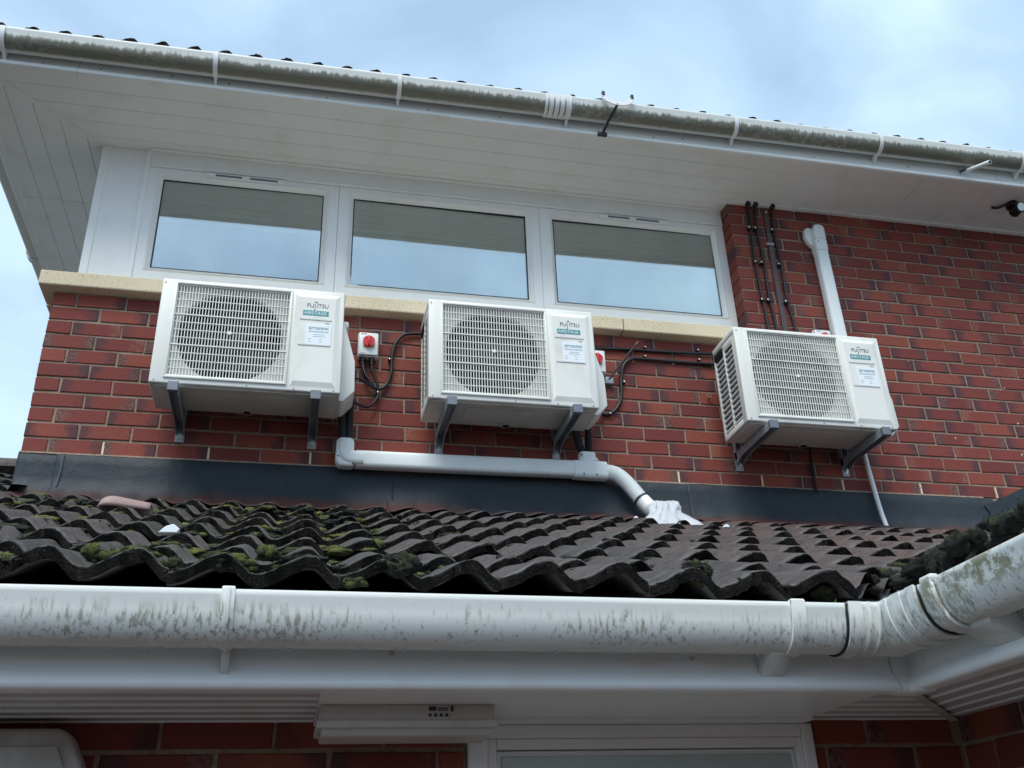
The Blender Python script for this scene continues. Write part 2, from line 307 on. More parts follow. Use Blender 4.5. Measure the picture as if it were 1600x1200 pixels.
# ------------------------------------------------------------------ mesh helpers
class MB:
    def __init__(s): s.v = []; s.f = []
    def add(s, vs, fs):
        o = len(s.v); s.v += [tuple(v) for v in vs]; s.f += [tuple(i + o for i in f) for f in fs]; return s
    def box(s, x0, x1, y0, y1, z0, z1):
        vs = [(x, y, z) for x in (x0, x1) for y in (y0, y1) for z in (z0, z1)]
        return s.add(vs, [(0, 1, 3, 2), (4, 6, 7, 5), (0, 4, 5, 1), (2, 3, 7, 6), (0, 2, 6, 4), (1, 5, 7, 3)])
    def rbox(s, x0, x1, y0, y1, z0, z1, b=.004, seg=2):
        bm = bmesh.new(); bmesh.ops.create_cube(bm, size=1)
        for v in bm.verts: v.co = Vector(((x0 + x1) / 2 + v.co.x * (x1 - x0), (y0 + y1) / 2 + v.co.y * (y1 - y0), (z0 + z1) / 2 + v.co.z * (z1 - z0)))
        bmesh.ops.bevel(bm, geom=bm.edges[:], offset=b, segments=seg, affect='EDGES', profile=.5)
        bm.verts.index_update(); s.add([v.co for v in bm.verts], [[v.index for v in f.verts] for f in bm.faces]); bm.free(); return s
    def prism(s, poly, ax, a, b):
        """poly: 2-d outline, extruded along axis ax from a to b"""
        n = len(poly)
        def p3(p, h): q = list(p); q.insert('xyz'.index(ax), h); return q
        vs = [p3(p, a) for p in poly] + [p3(p, b) for p in poly]
        fs = [(i, (i + 1) % n, n + (i + 1) % n, n + i) for i in range(n)] + [tuple(range(n))[::-1], tuple(range(n, 2 * n))]
        return s.add(vs, fs)
    def rprism(s, poly, ax, a, b, bev=.004, seg=2):
        t = MB().prism(poly, ax, a, b); bm = bmesh.new(); vv = [bm.verts.new(v) for v in t.v]
        for f in t.f: bm.faces.new([vv[i] for i in f])
        bmesh.ops.recalc_face_normals(bm, faces=bm.faces[:])
        bmesh.ops.bevel(bm, geom=bm.edges[:], offset=bev, segments=seg, affect='EDGES', profile=.5)
        bm.verts.index_update(); s.add([v.co for v in bm.verts], [[v.index for v in f.verts] for f in bm.faces]); bm.free(); return s
    def sweep(s, path, prof, up=None, caps=True, closed=True):
        path = [Vector(p) for p in path]; n = len(path); m = len(prof); rings = []
        seg = [(path[i + 1] - path[i]).normalized() for i in range(n - 1)]
        side = None
        for i in range(n):
            t0 = seg[max(0, i - 1)]; t1 = seg[min(n - 2, i)]; t = (t0 + t1).normalized()
            if up is not None:
                nn = Vector(up).cross(t).normalized(); ns = Vector(up).cross(t1).normalized(); k = 1 / max(.3, nn.dot(ns)); uu = Vector(up)
            else:
                if side is None:
                    a = Vector((0, 0, 1)) if abs(t.z) < .9 else Vector((0, 1, 0)); side = a.cross(t).normalized()
                side = (side - t * side.dot(t)).normalized(); nn = side; uu = t.cross(side); k = 1
            rings.append([path[i] + nn * (k * (q[0])) + uu * q[1] for q in prof])
        vs = [v for r in rings for v in r]; fs = []
        mm = m if closed else m - 1
        for i in range(n - 1):
            for j in range(mm):
                a = i * m + j; b2 = i * m + (j + 1) % m; fs.append((a, b2, b2 + m, a + m))
        if caps and closed: fs += [tuple(range(m))[::-1], tuple(range((n - 1) * m, n * m))]
        return s.add(vs, fs)
    def tube(s, path, r, seg=10):
        return s.sweep(path, [(math.cos(a) * r, math.sin(a) * r) for a in (2 * math.pi * i / seg for i in range(seg))])
    def disc(s, c, axis, r, h, seg=16, bev=0):
        c = Vector(c); a = Vector(axis).normalized()
        return s.tube([c, c + a * h], r, seg)
    def ball(s, c, r, sx=1, sy=1, sz=1, seg=8, rings=5):
        vs = []; fs = []
        for i in range(rings + 1):
            th = math.pi * i / rings
            for j in range(seg):
                ph = 2 * math.pi * j / seg; vs.append((c[0] + r * sx * math.sin(th) * math.cos(ph), c[1] + r * sy * math.sin(th) * math.sin(ph), c[2] + r * sz * math.cos(th)))
        for i in range(rings):
            for j in range(seg):
                fs.append((i * seg + j, (i + 1) * seg + j, (i + 1) * seg + (j + 1) % seg, i * seg + (j + 1) % seg))
        return s.add(vs, fs)

def mesh(name, mb, off=(0, 0, 0), smooth=None):
    me = bpy.data.meshes.new(name); o = Vector(off)
    me.from_pydata([Vector(v) - o for v in mb.v], [], mb.f); 
    bm = bmesh.new(); bm.from_mesh(me); bmesh.ops.remove_doubles(bm, verts=bm.verts[:], dist=1e-6); bmesh.ops.recalc_face_normals(bm, faces=bm.faces[:])
    if smooth is not None:
        for f in bm.faces: f.smooth = True
        for e_ in bm.edges:
            if len(e_.link_faces) == 2 and e_.calc_face_angle(0) > rad(smooth): e_.smooth = False
    bm.to_mesh(me); bm.free(); return me
def link(name, me, m, parent=None, loc=(0, 0, 0)):
    o = bpy.data.objects.new(name, me); COL.objects.link(o)
    if m is not None and not me.materials: me.materials.append(M[m])
    o.parent = parent; o.location = loc; return o
ROOT = {}
def thing(name, loc, label, cat, group=None):
    o = bpy.data.objects.new(name, None); COL.objects.link(o); o.location = loc; o.empty_display_size = .1
    o['label'] = label; o['category'] = cat
    if group: o['group'] = group
    ROOT[o.name] = Vector(loc); return o
def wpos(o):
    v = Vector((0, 0, 0))
    while o is not None: v = v + o.location; o = o.parent
    return v
def part(name, mb, m, parent, smooth=None):
    """verts of mb are in world coordinates"""
    return link(name, mesh(name, mb, wpos(parent), smooth), m, parent)
def solo(name, mb, m, label, cat, group=None, smooth=None, kind=None):
    xs, ys, zs = zip(*mb.v); c = Vector(((min(xs) + max(xs)) / 2, (min(ys) + max(ys)) / 2, min(zs)))
    o = link(name, mesh(name, mb, c, smooth), m, None, c)
    if label: o['label'] = label; o['category'] = cat
    if group: o['group'] = group
    if kind: o['kind'] = kind
    return o
def copy_tree(o, parent=None):
    c = o.copy(); COL.objects.link(c); c.parent = parent
    for ch in list(o.children): copy_tree(ch, c)
    return c
def curve(pts, n=8):
    """Catmull-Rom through points"""
    P = [Vector(p) for p in pts]; P = [P[0] * 2 - P[1]] + P + [P[-1] * 2 - P[-2]]; out = []
    for i in range(1, len(P) - 2):
        for k in range(n):
            t = k / n; a, b, c, d = P[i - 1], P[i], P[i + 1], P[i + 2]
            out.append(.5 * ((2 * b) + (c - a) * t + (2 * a - 5 * b + 4 * c - d) * t * t + (3 * b - a - 3 * c + d) * t ** 3))
    out.append(P[-2]); return out
def text_mb(s, size, loc, sx=1., ext=.0005):
    """lettering standing in the XZ plane, facing -Y, lower-left corner of the first letter at loc"""
    cu = bpy.data.curves.new('t', 'FONT'); cu.body = s; cu.size = size; cu.extrude = ext; cu.resolution_u = 3
    o = bpy.data.objects.new('t', cu); COL.objects.link(o); bpy.context.view_layer.update()
    me = bpy.data.meshes.new_from_object(o.evaluated_get(bpy.context.evaluated_depsgraph_get()))
    mb = MB(); mb.add([(loc[0] + v.co.x * sx, loc[1] - v.co.z, loc[2] + v.co.y) for v in me.vertices], [list(p.vertices) for p in me.polygons])
    bpy.data.objects.remove(o); bpy.data.meshes.remove(me); bpy.data.curves.remove(cu); return mb
def join(*mbs):
    r = MB()
    for m_ in mbs: r.add(m_.v, m_.f)
    return r

# ------------------------------------------------------------------ ground
GZ = -3.35
g = link('ground', mesh('ground', MB().add([(-300, -300, GZ), (300, -300, GZ), (300, 300, GZ), (-300, 300, GZ)], [(0, 1, 2, 3)])), 'concrete'); g['kind'] = 'structure'

# ------------------------------------------------------------------ bricks
BCACHE = {}
def brick_data(wd, dp, var, hgt=.065):
    rnd = random.Random(var * 131 + int(wd * 10000) + int(dp * 1000))
    bm = bmesh.new(); bmesh.ops.create_cube(bm, size=1)
    for v in bm.verts:
        v.co = Vector((v.co.x * wd + rnd.uniform(-.0022, .0022), (v.co.y + .5) * dp + (rnd.uniform(-.0012, .0012) if v.co.y < 0 else 0), v.co.z * hgt + rnd.uniform(-.0016, .0016)))
    fe = [e_ for e_ in bm.edges if all(v.co.y < dp * .5 for v in e_.verts)]
    bmesh.ops.bevel(bm, geom=fe, offset=.0028, segments=1, affect='EDGES')
    bm.verts.index_update()
    vs = [v.co.copy() for v in bm.verts]; fs = [[v.index for v in f.verts] for f in bm.faces]; bm.free()
    return vs, fs, rnd.random()
def brick_attr(me, vals):
    a = me.attributes.new('bk', 'FLOAT_COLOR', 'POINT')
    for i, v in enumerate(vals): a.data[i].color = (*v, 1)
def brick_mesh(wd, dp, var):
    key = (round(wd, 3), round(dp, 3), var)
    if key not in BCACHE:
        vs, fs, r = brick_data(*key); me = bpy.data.meshes.new('brick'); me.from_pydata(vs, [], fs)
        brick_attr(me, [(r, .5 + v.x / .215, (r * 7.7) % 1) for v in vs]); me.materials.append(M['brick']); BCACHE[key] = me
    return BCACHE[key]
def joined_bricks(name, lst, parent):
    """lst of (cx, cy, cz, wd, dp, var, rotz)"""
    V = []; F = []; A = []; o = wpos(parent)
    for cx, cy, cz, wd, dp, var, rz in lst:
        vs, fs, r = brick_data(round(wd, 3), round(dp, 3), var); r = random.random(); k = len(V)
        for v in vs:
            q = v if not rz else Matrix.Rotation(rz, 3, 'Z') @ v
            V.append(q + Vector((cx, cy, cz)) - o); A.append((r, .5 + v.x / .215, (r * 7.7) % 1))
        F += [[i + k for i in f] for f in fs]
    me = bpy.data.meshes.new(name); me.from_pydata(V, [], F); brick_attr(me, A)
    ob = link(name, me, 'brick', parent); ob['kind'] = 'stuff'; return ob

# ------------------------------------------------------------------ upper brick building
WX1 = 6.2
B = thing('brick_building', (3, 1.5, GZ), 'upper storey of red brick with white window band and wide white eaves', 'building')
wall = part('wall', MB().box(.006, WX1, .005, .25, -1.3, .85).box(3.556, WX1, .005, .3, .85, 1.9), 'mortar', B)
part('rear_wall', MB().box(.012, .25, .25, 7, GZ, .84).box(.25, WX1, 6.8, 7, GZ, 1.9).box(WX1 - .2, WX1 + .02, .3, 6.8, GZ, 1.9).box(.02, WX1, .012, .2, GZ, -1.3), 'brickfar', B)
XR = {0: 4.618, 1: 4.474, 2: 4.568, 3: 4.654, 4: 4.554, 5: 4.64, 6: 4.759, 7: 4.635, 8: 4.758, 9: 4.852, 10: 4.763, 11: 4.86, 12: 4.77, 13: 4.866, 14: 4.764, 15: 4.872, 16: 4.763, 17: 4.87,
      18: 4.985, 19: 4.875, 20: 4.99, 21: 4.882, 22: 4.989, 23: 4.878}
bricks = []
for r_ in range(0, 24):
    z = .075 * r_ + .0375
    if r_ <= 10:
        j0 = .1075 if r_ % 2 == 0 else .22
        n = round((XR[r_] - j0) / .225); p_ = (XR[r_] - j0) / n
        js = [-.005] + [j0 + p_ * i for i in range(0, n + 8)]
    else:
        p_ = .225; j = XR[r_]
        while j - p_ > 3.55 + .03: j -= p_
        js = [3.545] + [j + p_ * i for i in range(0, 13)]
    for i, (a, b_) in enumerate(zip(js[:-1], js[1:])):
        if a > WX1 - .1: break
        wd = b_ - a - .010 + random.uniform(-.0015, .0015)
        dp = .03
        if i == 0: dp = (.2 if r_ % 2 == 0 else .1) if r_ <= 10 else .105
        bricks.append(((a + b_) / 2, random.uniform(-.0012, .0012), z + random.uniform(-.0012, .0012), wd, dp, random.randrange(9), r_))
bricks.sort(key=lambda q: (q[0] - CAM.x) ** 2 + (q[2] - CAM.z) ** 2 + (30 if q[0] > 5.35 else 0))
for q in bricks[:290]:
    wd = round(q[3] * 250) / 250
    o = bpy.data.objects.new('brick', brick_mesh(wd, q[4], q[5])); COL.objects.link(o); o.parent = wall
    o.location = Vector(q[:3]) - wpos(wall)
    o.rotation_euler = (0, random.uniform(-.004, .004), 0)
joined_bricks('far_bricks', [(*q[:6], 0) for q in bricks[290:]], wall)
# weep vents in the lowest course
for k in range(0, 13):
    xw = .3375 - .005 + .45 * k
    if xw > WX1 - .2: break
    js = sorted((abs(q[0] - q[3] / 2 - .005 - xw), q[0] - q[3] / 2 - .005) for q in bricks if q[6] == 0)[0][1]
    part('weep_vent', MB().box(js - .0045, js + .0045, -.001, .02, .006, .066), 'stone', wall)

# sill stones
sill = bpy.data.objects.new('window_sill', None); COL.objects.link(sill); sill.parent = B; sill.location = Vector((1.75, 0, .83)) - wpos(B)
sx = [-.062, .93, 1.87, 2.806, 3.543]
for a, b_ in zip(sx[:-1], sx[1:]):
    prof = [(-.062, .832), (-.058, .828), (.13, .828), (.13, .945), (-.05, .908), (-.062, .903)]
    part('sill_stone', MB().rprism(prof, 'x', a + .003, b_ - .003, .003, 1), 'stone', sill)
part('sill_stone', MB().rprism([(-.062, .828), (.13, .828), (.13, .945), (-.062, .905)], 'y', .14, 5.5, .003, 1), 'stone', sill)
part('sill_joint', MB().box(-.05, 3.54, -.05, .12, .834, .895), 'mortar', sill)

# corner panel beside the windows and head trim
pn = part('corner_panel', MB().rbox(.100, .300, .098, .13, .93, 1.806, .002).box(.09, .3, .105, .3, .93, 1.806), 'pvc', B)
part('corner_trim', MB().rbox(.064, .104, .092, .135, .925, 1.806, .004).rbox(.064, .070, .092, .14, .925, 1.806, .002).box(.066, .09, .13, 6, .93, 1.806), 'pvc', pn)
part('edge_trim', MB().rbox(.286, .312, .088, .13, .93, 1.806, .004), 'pvc', pn)
part('head_trim', MB().rbox(.312, 3.548, .092, .14, 1.702, 1.806, .002).rbox(.312, 3.548, .084, .1, 1.699, 1.706, .002), 'soffit', B)

# windows
FR = [(.304, 1.2995, .385, 1.220), (1.3005, 2.4225, 1.381, 2.346), (2.4235, 3.549, 2.505, 3.472)]
for i, (x0, x1, g0, g1) in enumerate(FR):
    wroot = bpy.data.objects.new('window', None); COL.objects.link(wroot); wroot.parent = B; wroot.location = Vector(((x0 + x1) / 2, .1, .93)) - wpos(B)
    zb, zt, gb, gt = .935, 1.699, 1.080, 1.638
    fr = MB()
    fr.rbox(x0, g0 - .028, .098, .16, zb, zt, .003).rbox(g1 + .028, x1, .098, .16, zb, zt, .003)
    fr.rbox(g0 - .030, g1 + .030, .0985, .16, zb, gb - .028, .003).rbox(g0 - .030, g1 + .030, .0985, .16, gt + .022, zt, .003)
    part('frame', fr, 'pvc', wroot)
    sa = MB()                                     # bevelled glazing bead, mitred
    o4 = [(g0 - .032, gb - .032), (g1 + .032, gb - .032), (g1 + .032, gt + .026), (g0 - .032, gt + .026)]; i4 = [(g0, gb), (g1, gb), (g1, gt), (g0, gt)]
    m4 = [(g0 - .022, gb - .022), (g1 + .022, gb - .022), (g1 + .022, gt + .018), (g0 - .022, gt + .018)]
    V = [(x, .100, z) for x, z in o4] + [(x, .092, z) for x, z in m4] + [(x, .117, z) for x, z in i4]
    F = []
    for k in range(4):
        k2 = (k + 1) % 4; F += [(k, k2, 4 + k2, 4 + k), (4 + k, 4 + k2, 8 + k2, 8 + k)]
    sa.add(V, F); part('glazing_bead', sa, 'pvc', wroot)
    gs = MB(); q = .006
    for (a, b_, c, d_) in ((g0, g1, gb, gb + q), (g0, g1, gt - q, gt), (g0, g0 + q, gb, gt), (g1 - q, g1, gb, gt)): gs.box(a, b_, .1172, .121, c, d_)
    part('gasket', gs, 'black', wroot)
    pa = part('pane', MB().box(g0 - .01 - (g0 + g1) / 2, g1 + .01 - (g0 + g1) / 2, 0, .006, -.29, .29), 'glass', wroot)
    pa.data.transform(Matrix.Translation(wpos(wroot))); pa.location = Vector(((g0 + g1) / 2, .1205, (gb + gt) / 2)) - wpos(wroot)
    pa.rotation_euler = ((.006, 0, -.004), (-.004, 0, .005), (.003, 0, -.006))[i]
    bl = part('blind', MB().rbox(g0 - .02, g1 + .02, .150, .185, gt - .035, gt + .03, .004), 'blind', wroot)
    rb_ = random.Random(40 + i)
    for k in range(5):
        zt_ = gt - .030 - .036 * k; ya_ = .150 + .004 * k + rb_.uniform(-.003, .003); dz_ = rb_.uniform(-.004, .004); V = []; F = []
        for a_ in range(9):
            xx = g0 - .02 + (g1 - g0 + .04) * a_ / 8; wv = .003 * math.sin(a_ * 1.3 + k + i)
            V += [(xx, ya_ + .016, zt_ + dz_), (xx, ya_ - .004, zt_ - .022 + wv), (xx, ya_ + .006, zt_ - .040 + wv + dz_), (xx, ya_ + .024, zt_ - .036 + wv)]
        for a_ in range(8):
            for j in range(3): q_ = a_ * 4 + j; F.append((q_, q_ + 1, q_ + 5, q_ + 4))
        part('fold', MB().add(V, F), 'blind', bl, 60)
    if i != 1:
        v0, v1 = ((.598, 1.011), (2.782, 3.184))[i // 2]
        tv = part('trickle_vent', MB().rbox(v0, v1, .084, .1, 1.660, 1.690, .003), 'pvc', wroot)
        part('vent_slot', MB().box(v0 + .05, (v0 + v1) / 2 - .02, .0825, .086, 1.669, 1.681).box((v0 + v1) / 2 + .02, v1 - .04, .0825, .086, 1.669, 1.681), 'steelcap', tv)
part('room_lining', MB().box(.1, 3.55, .9, .92, .5, 1.9).box(.1, 3.55, .166, .9, .86, .9).box(.092, .1, .166, .9, .86, 1.9).box(3.55, 3.552, .166, .9, .86, 1.9).box(.1, 3.55, .166, .9, 1.83, 1.84), 'brownstrip', B)

# eaves: soffit boards, fascia, gutter, tiles
SFZ = 1.806; FY = -.42; FX = -.457
def board(poly, z, inset):
    """flat board with the lower long edges eased; inset gives the offset of each corner for the lower face"""
    n = len(poly); V = [(x, y, z + .0016) for x, y in poly] + [(x, y, z + .010) for x, y in poly] + [(x + dx, y + dy, z) for (x, y), (dx, dy) in zip(poly, inset)]
    F = [tuple(range(n, 2 * n)), tuple(range(2 * n, 3 * n))[::-1]]
    for i in range(n):
        j = (i + 1) % n; F += [(i, j, n + j, n + i), (2 * n + i, 2 * n + j, j, i)]
    return MB().add(V, F)
sof = bpy.data.objects.new('soffit', None); COL.objects.link(sof); sof.parent = B; sof.location = Vector((3, -.2, SFZ)) - wpos(B)
nb = 5; y_in, y_out = .14, FY; wdt = (y_in - y_out) / nb
for i in range(nb):
    ya = y_out + wdt * i + .0006; yb = y_out + wdt * (i + 1) - .0006
    xa = FX + (ya - FY); xb = FX + (yb - FY)
    cut = 4.60 if i < 3 else 4.74
    part('soffit_board', board([(xa + .002, ya), (cut - .0015, ya), (cut - .0015, yb), (xb + .002, yb)], SFZ, [(.0016, .0016), (0, .0016), (0, -.0016), (-.0016, -.0016)]), 'soffit', sof)
    part('soffit_board', board([(cut + .0015, ya), (WX1 + .4, ya), (WX1 + .4, yb), (cut + .0015, yb)], SFZ, [(0, .0016), (0, .0016), (0, -.0016), (0, -.0016)]), 'soffit', sof)
    # along the left-hand return
    xa2 = FX + wdt * i + .0013; xb2 = FX + wdt * (i + 1) - .0013
    c2 = .62 if i < 4 else 2.4
    part('soffit_board', board([(xa2, FY + (xa2 - FX) + .002), (xb2, FY + (xb2 - FX) + .002), (xb2, c2 - .0012), (xa2, c2 - .0012)], SFZ, [(.0016, .0016), (-.0016, -.0016), (-.0016, 0), (.0016, 0)]), 'soffit', sof)
    part('soffit_board', MB().prism([(xa2, c2 + .0012), (xb2, c2 + .0012), (xb2, 6.5), (xa2, 6.5)], 'z', SFZ, SFZ + .01), 'soffit', sof)
part('backing_sheet', MB().box(FX + .01, WX1 + .4, FY + .01, .2, SFZ + .0105, SFZ + .016).box(FX + .01, .25, .2, 6.5, SFZ + .0105, SFZ + .016), 'acbase', sof)
part('cover_strip', MB().rbox(3.55, WX1 + .3, -.028, .02, SFZ - .014, SFZ - .0005, .004).rbox(.3, 3.548, .07, .1, SFZ - .008, SFZ - .0005, .003), 'soffit', sof)
def mitre_strip(x0, y0, x1, y1, z, wd):
    d_ = Vector((x1 - x0, y1 - y0, 0)).normalized(); n = Vector((-d_.y, d_.x, 0)) * wd / 2
    return MB().prism([(x0 + n.x, y0 + n.y), (x1 + n.x, y1 + n.y), (x1 - n.x, y1 - n.y), (x0 - n.x, y0 - n.y)], 'z', z - .003, z - .0004)
part('mitre_strip', mitre_strip(FX + .01, FY + .01, .095, .132, SFZ, .028), 'soffit', sof)

def fascia_prof(top, bot):
    """side offset (+ towards the wall), height; ogee foot"""
    p_ = [(.0, top), (.0, bot + .052)]
    for k in range(7):
        a = math.pi * k / 6; p_.append((-.0115 * (1 - math.cos(a)), bot + .052 - (.052 - .012) * k / 6))
    for k in range(1, 6):
        a = math.pi / 2 * k / 5; p_.append((-.023 + .012 * (1 - math.cos(a)), bot + .012 - .012 * math.sin(a)))
    return p_ + [(.016, bot), (.016, top)]
fa = part('fascia', MB().sweep([(FX, 6.5, 0), (FX, FY, 0), (WX1 + .4, FY, 0)], fascia_prof(2.0, SFZ - .013), up=(0, 0, 1)), 'soffit', B, 40)
for xj in (.02, 5.08):
    part('joint_strip', MB().sweep([(xj, FY - .0006, 0), (xj + .0025, FY - .0006, 0)], fascia_prof(1.99, SFZ - .0136), up=(0, 0, 1)), 'acbase', fa, 40)
for xj in (-.14, .12, .45, .72, 1.2, 1.72, 2.1, 2.95, 3.12, 3.9, 4.5, 5.3):
    part('fascia_nail', MB().disc((xj, FY + .001, 1.848 + random.uniform(-.012, .012)), (0, -1, 0), .0045, .003, 8), 'steelcap', fa)

def gut_prof(a, dpt, th=.003, n=18, k=1.0):
    """half-round deep gutter; (side, height) with the lip at height 0"""
    o = []
    for i in range(n + 1):
        t = math.pi * i / n; c, s_ = math.cos(t), math.sin(t)
        o.append((-(abs(c) ** .85) * (1 if c > 0 else -1) * a, -(s_ ** .85) * dpt))
    inn = [(x * (1 - th / a), z * (1 - th / dpt)) for x, z in o]
    o = [(o[0][0] - .003, .002), (o[0][0] - .004, -.003), (o[0][0] - .003, -.009)] + o[1:]
    return o + inn[::-1]
def strap_prof(a, dpt, off=.004, th=.0035, n=18, start=0, stop=18):
    o = [];
    for i in range(start, stop + 1):
        t = math.pi * i / n; c, s_ = math.cos(t), math.sin(t)
        x = -(abs(c) ** .85) * (1 if c > 0 else -1); z = -(s_ ** .85)
        o.append((x, z))
    P1 = [(x * (a + off + th), z * (dpt + off + th)) for x, z in o]; P2 = [(x * (a + off), z * (dpt + off)) for x, z in o]
    return P1 + P2[::-1]
def uz(x): return 1.929 + .0073 * x
GA, GD = .057, .084
gu = part('gutter', MB().sweep([(FX - .06, 6.4, uz(FX)), (FX - .06, FY - .06, uz(FX)), (WX1 + .4, FY - .06, uz(WX1 + .4))], gut_prof(GA, GD), up=(0, 0, 1)), 'gutup', B, 45)
for xb in (-.307, .657, 1.557, 2.452, 3.396, 4.276, 5.2):
    z = uz(xb); mb = MB().sweep([(xb - .011, FY - .06, z + .003), (xb + .011, FY - .06, z + .003)], strap_prof(GA, GD), up=(0, 0, 1))
    mb.rprism([(FY - .002, z - .03), (FY - .002, z - .112), (FY - .012, z - .112), (FY - .045, z - .088), (FY - .045, z - .078)], 'x', xb - .006, xb + .006, .0015, 1)
    part('bracket', mb, 'pvc', gu, 45)
un = part('union', MB().sweep([(2.32, FY - .06, uz(2.3) + .002), (2.44, FY - .06, uz(2.44) + .002)], strap_prof(GA, GD, .003, .004), up=(0, 0, 1)), 'pvc', gu, 45)
for k in range(4):
    part('rib', MB().sweep([(2.335 + .03 * k, FY - .06, uz(2.3) + .002), (2.341 + .03 * k, FY - .06, uz(2.3) + .002)], strap_prof(GA, GD, .006, .003), up=(0, 0, 1)), 'gutup', un, 45)
part('bracket', MB().sweep([(FX - .06, .31, uz(FX) + .003), (FX - .06, .36, uz(FX) + .003)], strap_prof(GA, GD, .006, .006), up=(0, 0, 1)), 'gutup', gu, 45)
part('bracket', MB().sweep([(FX - .06, 1.31, uz(FX) + .003), (FX - .06, 1.36, uz(FX) + .003)], strap_prof(GA, GD, .006, .006), up=(0, 0, 1)), 'gutup', gu, 45)

# ------------------------------------------------------------------ roof tiles
TH = .024; GAUGE = .328; PITCH = rad(22.98)
def wave(x):
    u = (x / .15) % 1.0
    ph = u / .66 * math.pi if u < .66 else math.pi + (u - .66) / .34 * math.pi
    return .036 * (1 - math.cos(ph)) / 2
TILES = []
def tile_mesh(var):
    rnd = random.Random(500 + var); nx_ = 28; ls = [0, .012, .15, .30, .42]; V = []; F = []; nose = []
    xs = [.0012 + (.3 - .0024) * i / nx_ for i in range(nx_ + 1)]
    for lay in (0, 1):
        for j, l in enumerate(ls):
            for i, x in enumerate(xs):
                h = wave(x) - .036
                dn = rnd.uniform(-.0035, .0030) if j == 0 else rnd.uniform(-.0006, .0006)
                chip = max(0, rnd.gauss(.003, .005)) if j == 0 else 0
                rnd_top = -.0035 if j == 0 and lay == 0 else 0
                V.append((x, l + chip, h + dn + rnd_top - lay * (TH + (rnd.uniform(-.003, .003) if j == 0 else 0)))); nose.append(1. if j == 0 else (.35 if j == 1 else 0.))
    n1 = nx_ + 1; m1 = len(ls) * n1
    for j in range(len(ls) - 1):
        for i in range(nx_):
            a = j * n1 + i; F.append((a, a + 1, a + n1 + 1, a + n1)); F.append((m1 + a, m1 + a + n1, m1 + a + n1 + 1, m1 + a + 1))
    for i in range(nx_): F.append((i, m1 + i, m1 + i + 1, i + 1))
    for j in range(len(ls) - 1):
        a = j * n1; F.append((a, a + n1, m1 + a + n1, m1 + a)); a += nx_; F.append((a, m1 + a, m1 + a + n1, a + n1))
    return V, F, nose
def tile_to_mesh(V, F, nose):
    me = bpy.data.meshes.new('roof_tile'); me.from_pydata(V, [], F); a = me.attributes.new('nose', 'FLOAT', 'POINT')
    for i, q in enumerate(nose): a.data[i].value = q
    for p_ in me.polygons: p_.use_smooth = True
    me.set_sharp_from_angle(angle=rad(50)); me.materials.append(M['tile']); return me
TDATA = [tile_mesh(i) for i in range(7)]; TMESH = [tile_to_mesh(*d_) for d_ in TDATA]
def roof_matrix(origin, rz):
    return Matrix.Translation(origin) @ Matrix.Rotation(rz, 4, 'Z')
def add_tile(parent, origin, rz, xt, row, kick=0., cut=None):
    """origin: eave line reference (crest height); xt: distance along the eave; row: course number"""
    s_ = row * GAUGE; tilt = math.atan((TH + .001) / GAUGE) + (math.atan(kick / GAUGE) if row == 0 else 0)
    nk = kick if row == 0 else 0
    base = roof_matrix(origin, rz) @ Matrix.Rotation(PITCH, 4, 'X')
    m_ = base @ Matrix.Translation((xt + random.uniform(-.002, .002), s_ + random.uniform(-.010, .008), nk + random.uniform(-.001, .005))) @ Matrix.Rotation(-tilt + random.uniform(-.006, .006), 4, 'X') @ Matrix.Rotation(random.uniform(-.011, .011), 4, 'Z') @ Matrix.Rotation(random.uniform(-.008, .008), 4, 'Y')
    k = random.randrange(7); me = TMESH[k]
    if cut is not None:
        co, no = cut; sd_ = [(m_ @ Vector(v) - Vector(co)).dot(Vector(no)) for v in TDATA[k][0]]
        if min(sd_) > 0: return None
        if max(sd_) > 0:
            bm = bmesh.new(); bm.from_mesh(me); inv = m_.inverted()
            bmesh.ops.bisect_plane(bm, geom=bm.verts[:] + bm.edges[:] + bm.faces[:], plane_co=inv @ Vector(co), plane_no=(inv.to_3x3() @ Vector(no)).normalized(), clear_outer=True)
            if len(bm.faces) < 12: bm.free(); return None
            me = bpy.data.meshes.new('roof_tile'); bm.to_mesh(me); bm.free(); me.materials.append(M['tile'])
    o = bpy.data.objects.new('roof_tile', me); COL.objects.link(o); o.parent = parent
    o.matrix_world = m_; o.matrix_parent_inverse = Matrix.Translation(-wpos(parent)); return o

# upper roof: eaves courses of tiles on a solid roof
uroof = bpy.data.objects.new('roof', None); COL.objects.link(uroof); uroof.parent = B; uroof.location = Vector((3, 1, 2.3)) - wpos(B)
ez = 2.033
def rz_at(y): return ez - .085 + (y + .47) * math.tan(PITCH)
rb = MB()
ridge_y = 3.2
rb.add([(-.5, -.47, rz_at(-.47)), (WX1 + .4, -.47, rz_at(-.47)), (WX1 + .4, ridge_y, rz_at(ridge_y)), (-.5 + ridge_y + .47, ridge_y, rz_at(ridge_y)), (-.5, 6.8, rz_at(-.47)), (WX1 + .4, 6.8, rz_at(-.47))], [(0, 1, 2, 3), (0, 3, 4), (3, 2, 5, 4)])
part('roof_deck', rb, 'felt', uroof)
x_first = 2.949 - .099 - .3 * 12
for row in range(3):
    for i in range(24):
        xt = x_first + .3 * i
        if xt + .3 < -.55: continue
        add_tile(uroof, (0, -.47, ez + .006 + .0045 * (xt - 3)), 0, xt, row, 0, cut=((-.5, -.47, 0), (-1, 1, 0)))
for row in range(2):
    for i in range(12): add_tile(uroof, (-.5, 0, ez), rad(-90), .42 - .3 * i - .0, row, 0, cut=((-.5, -.47, 0), (1, -1, 0)))

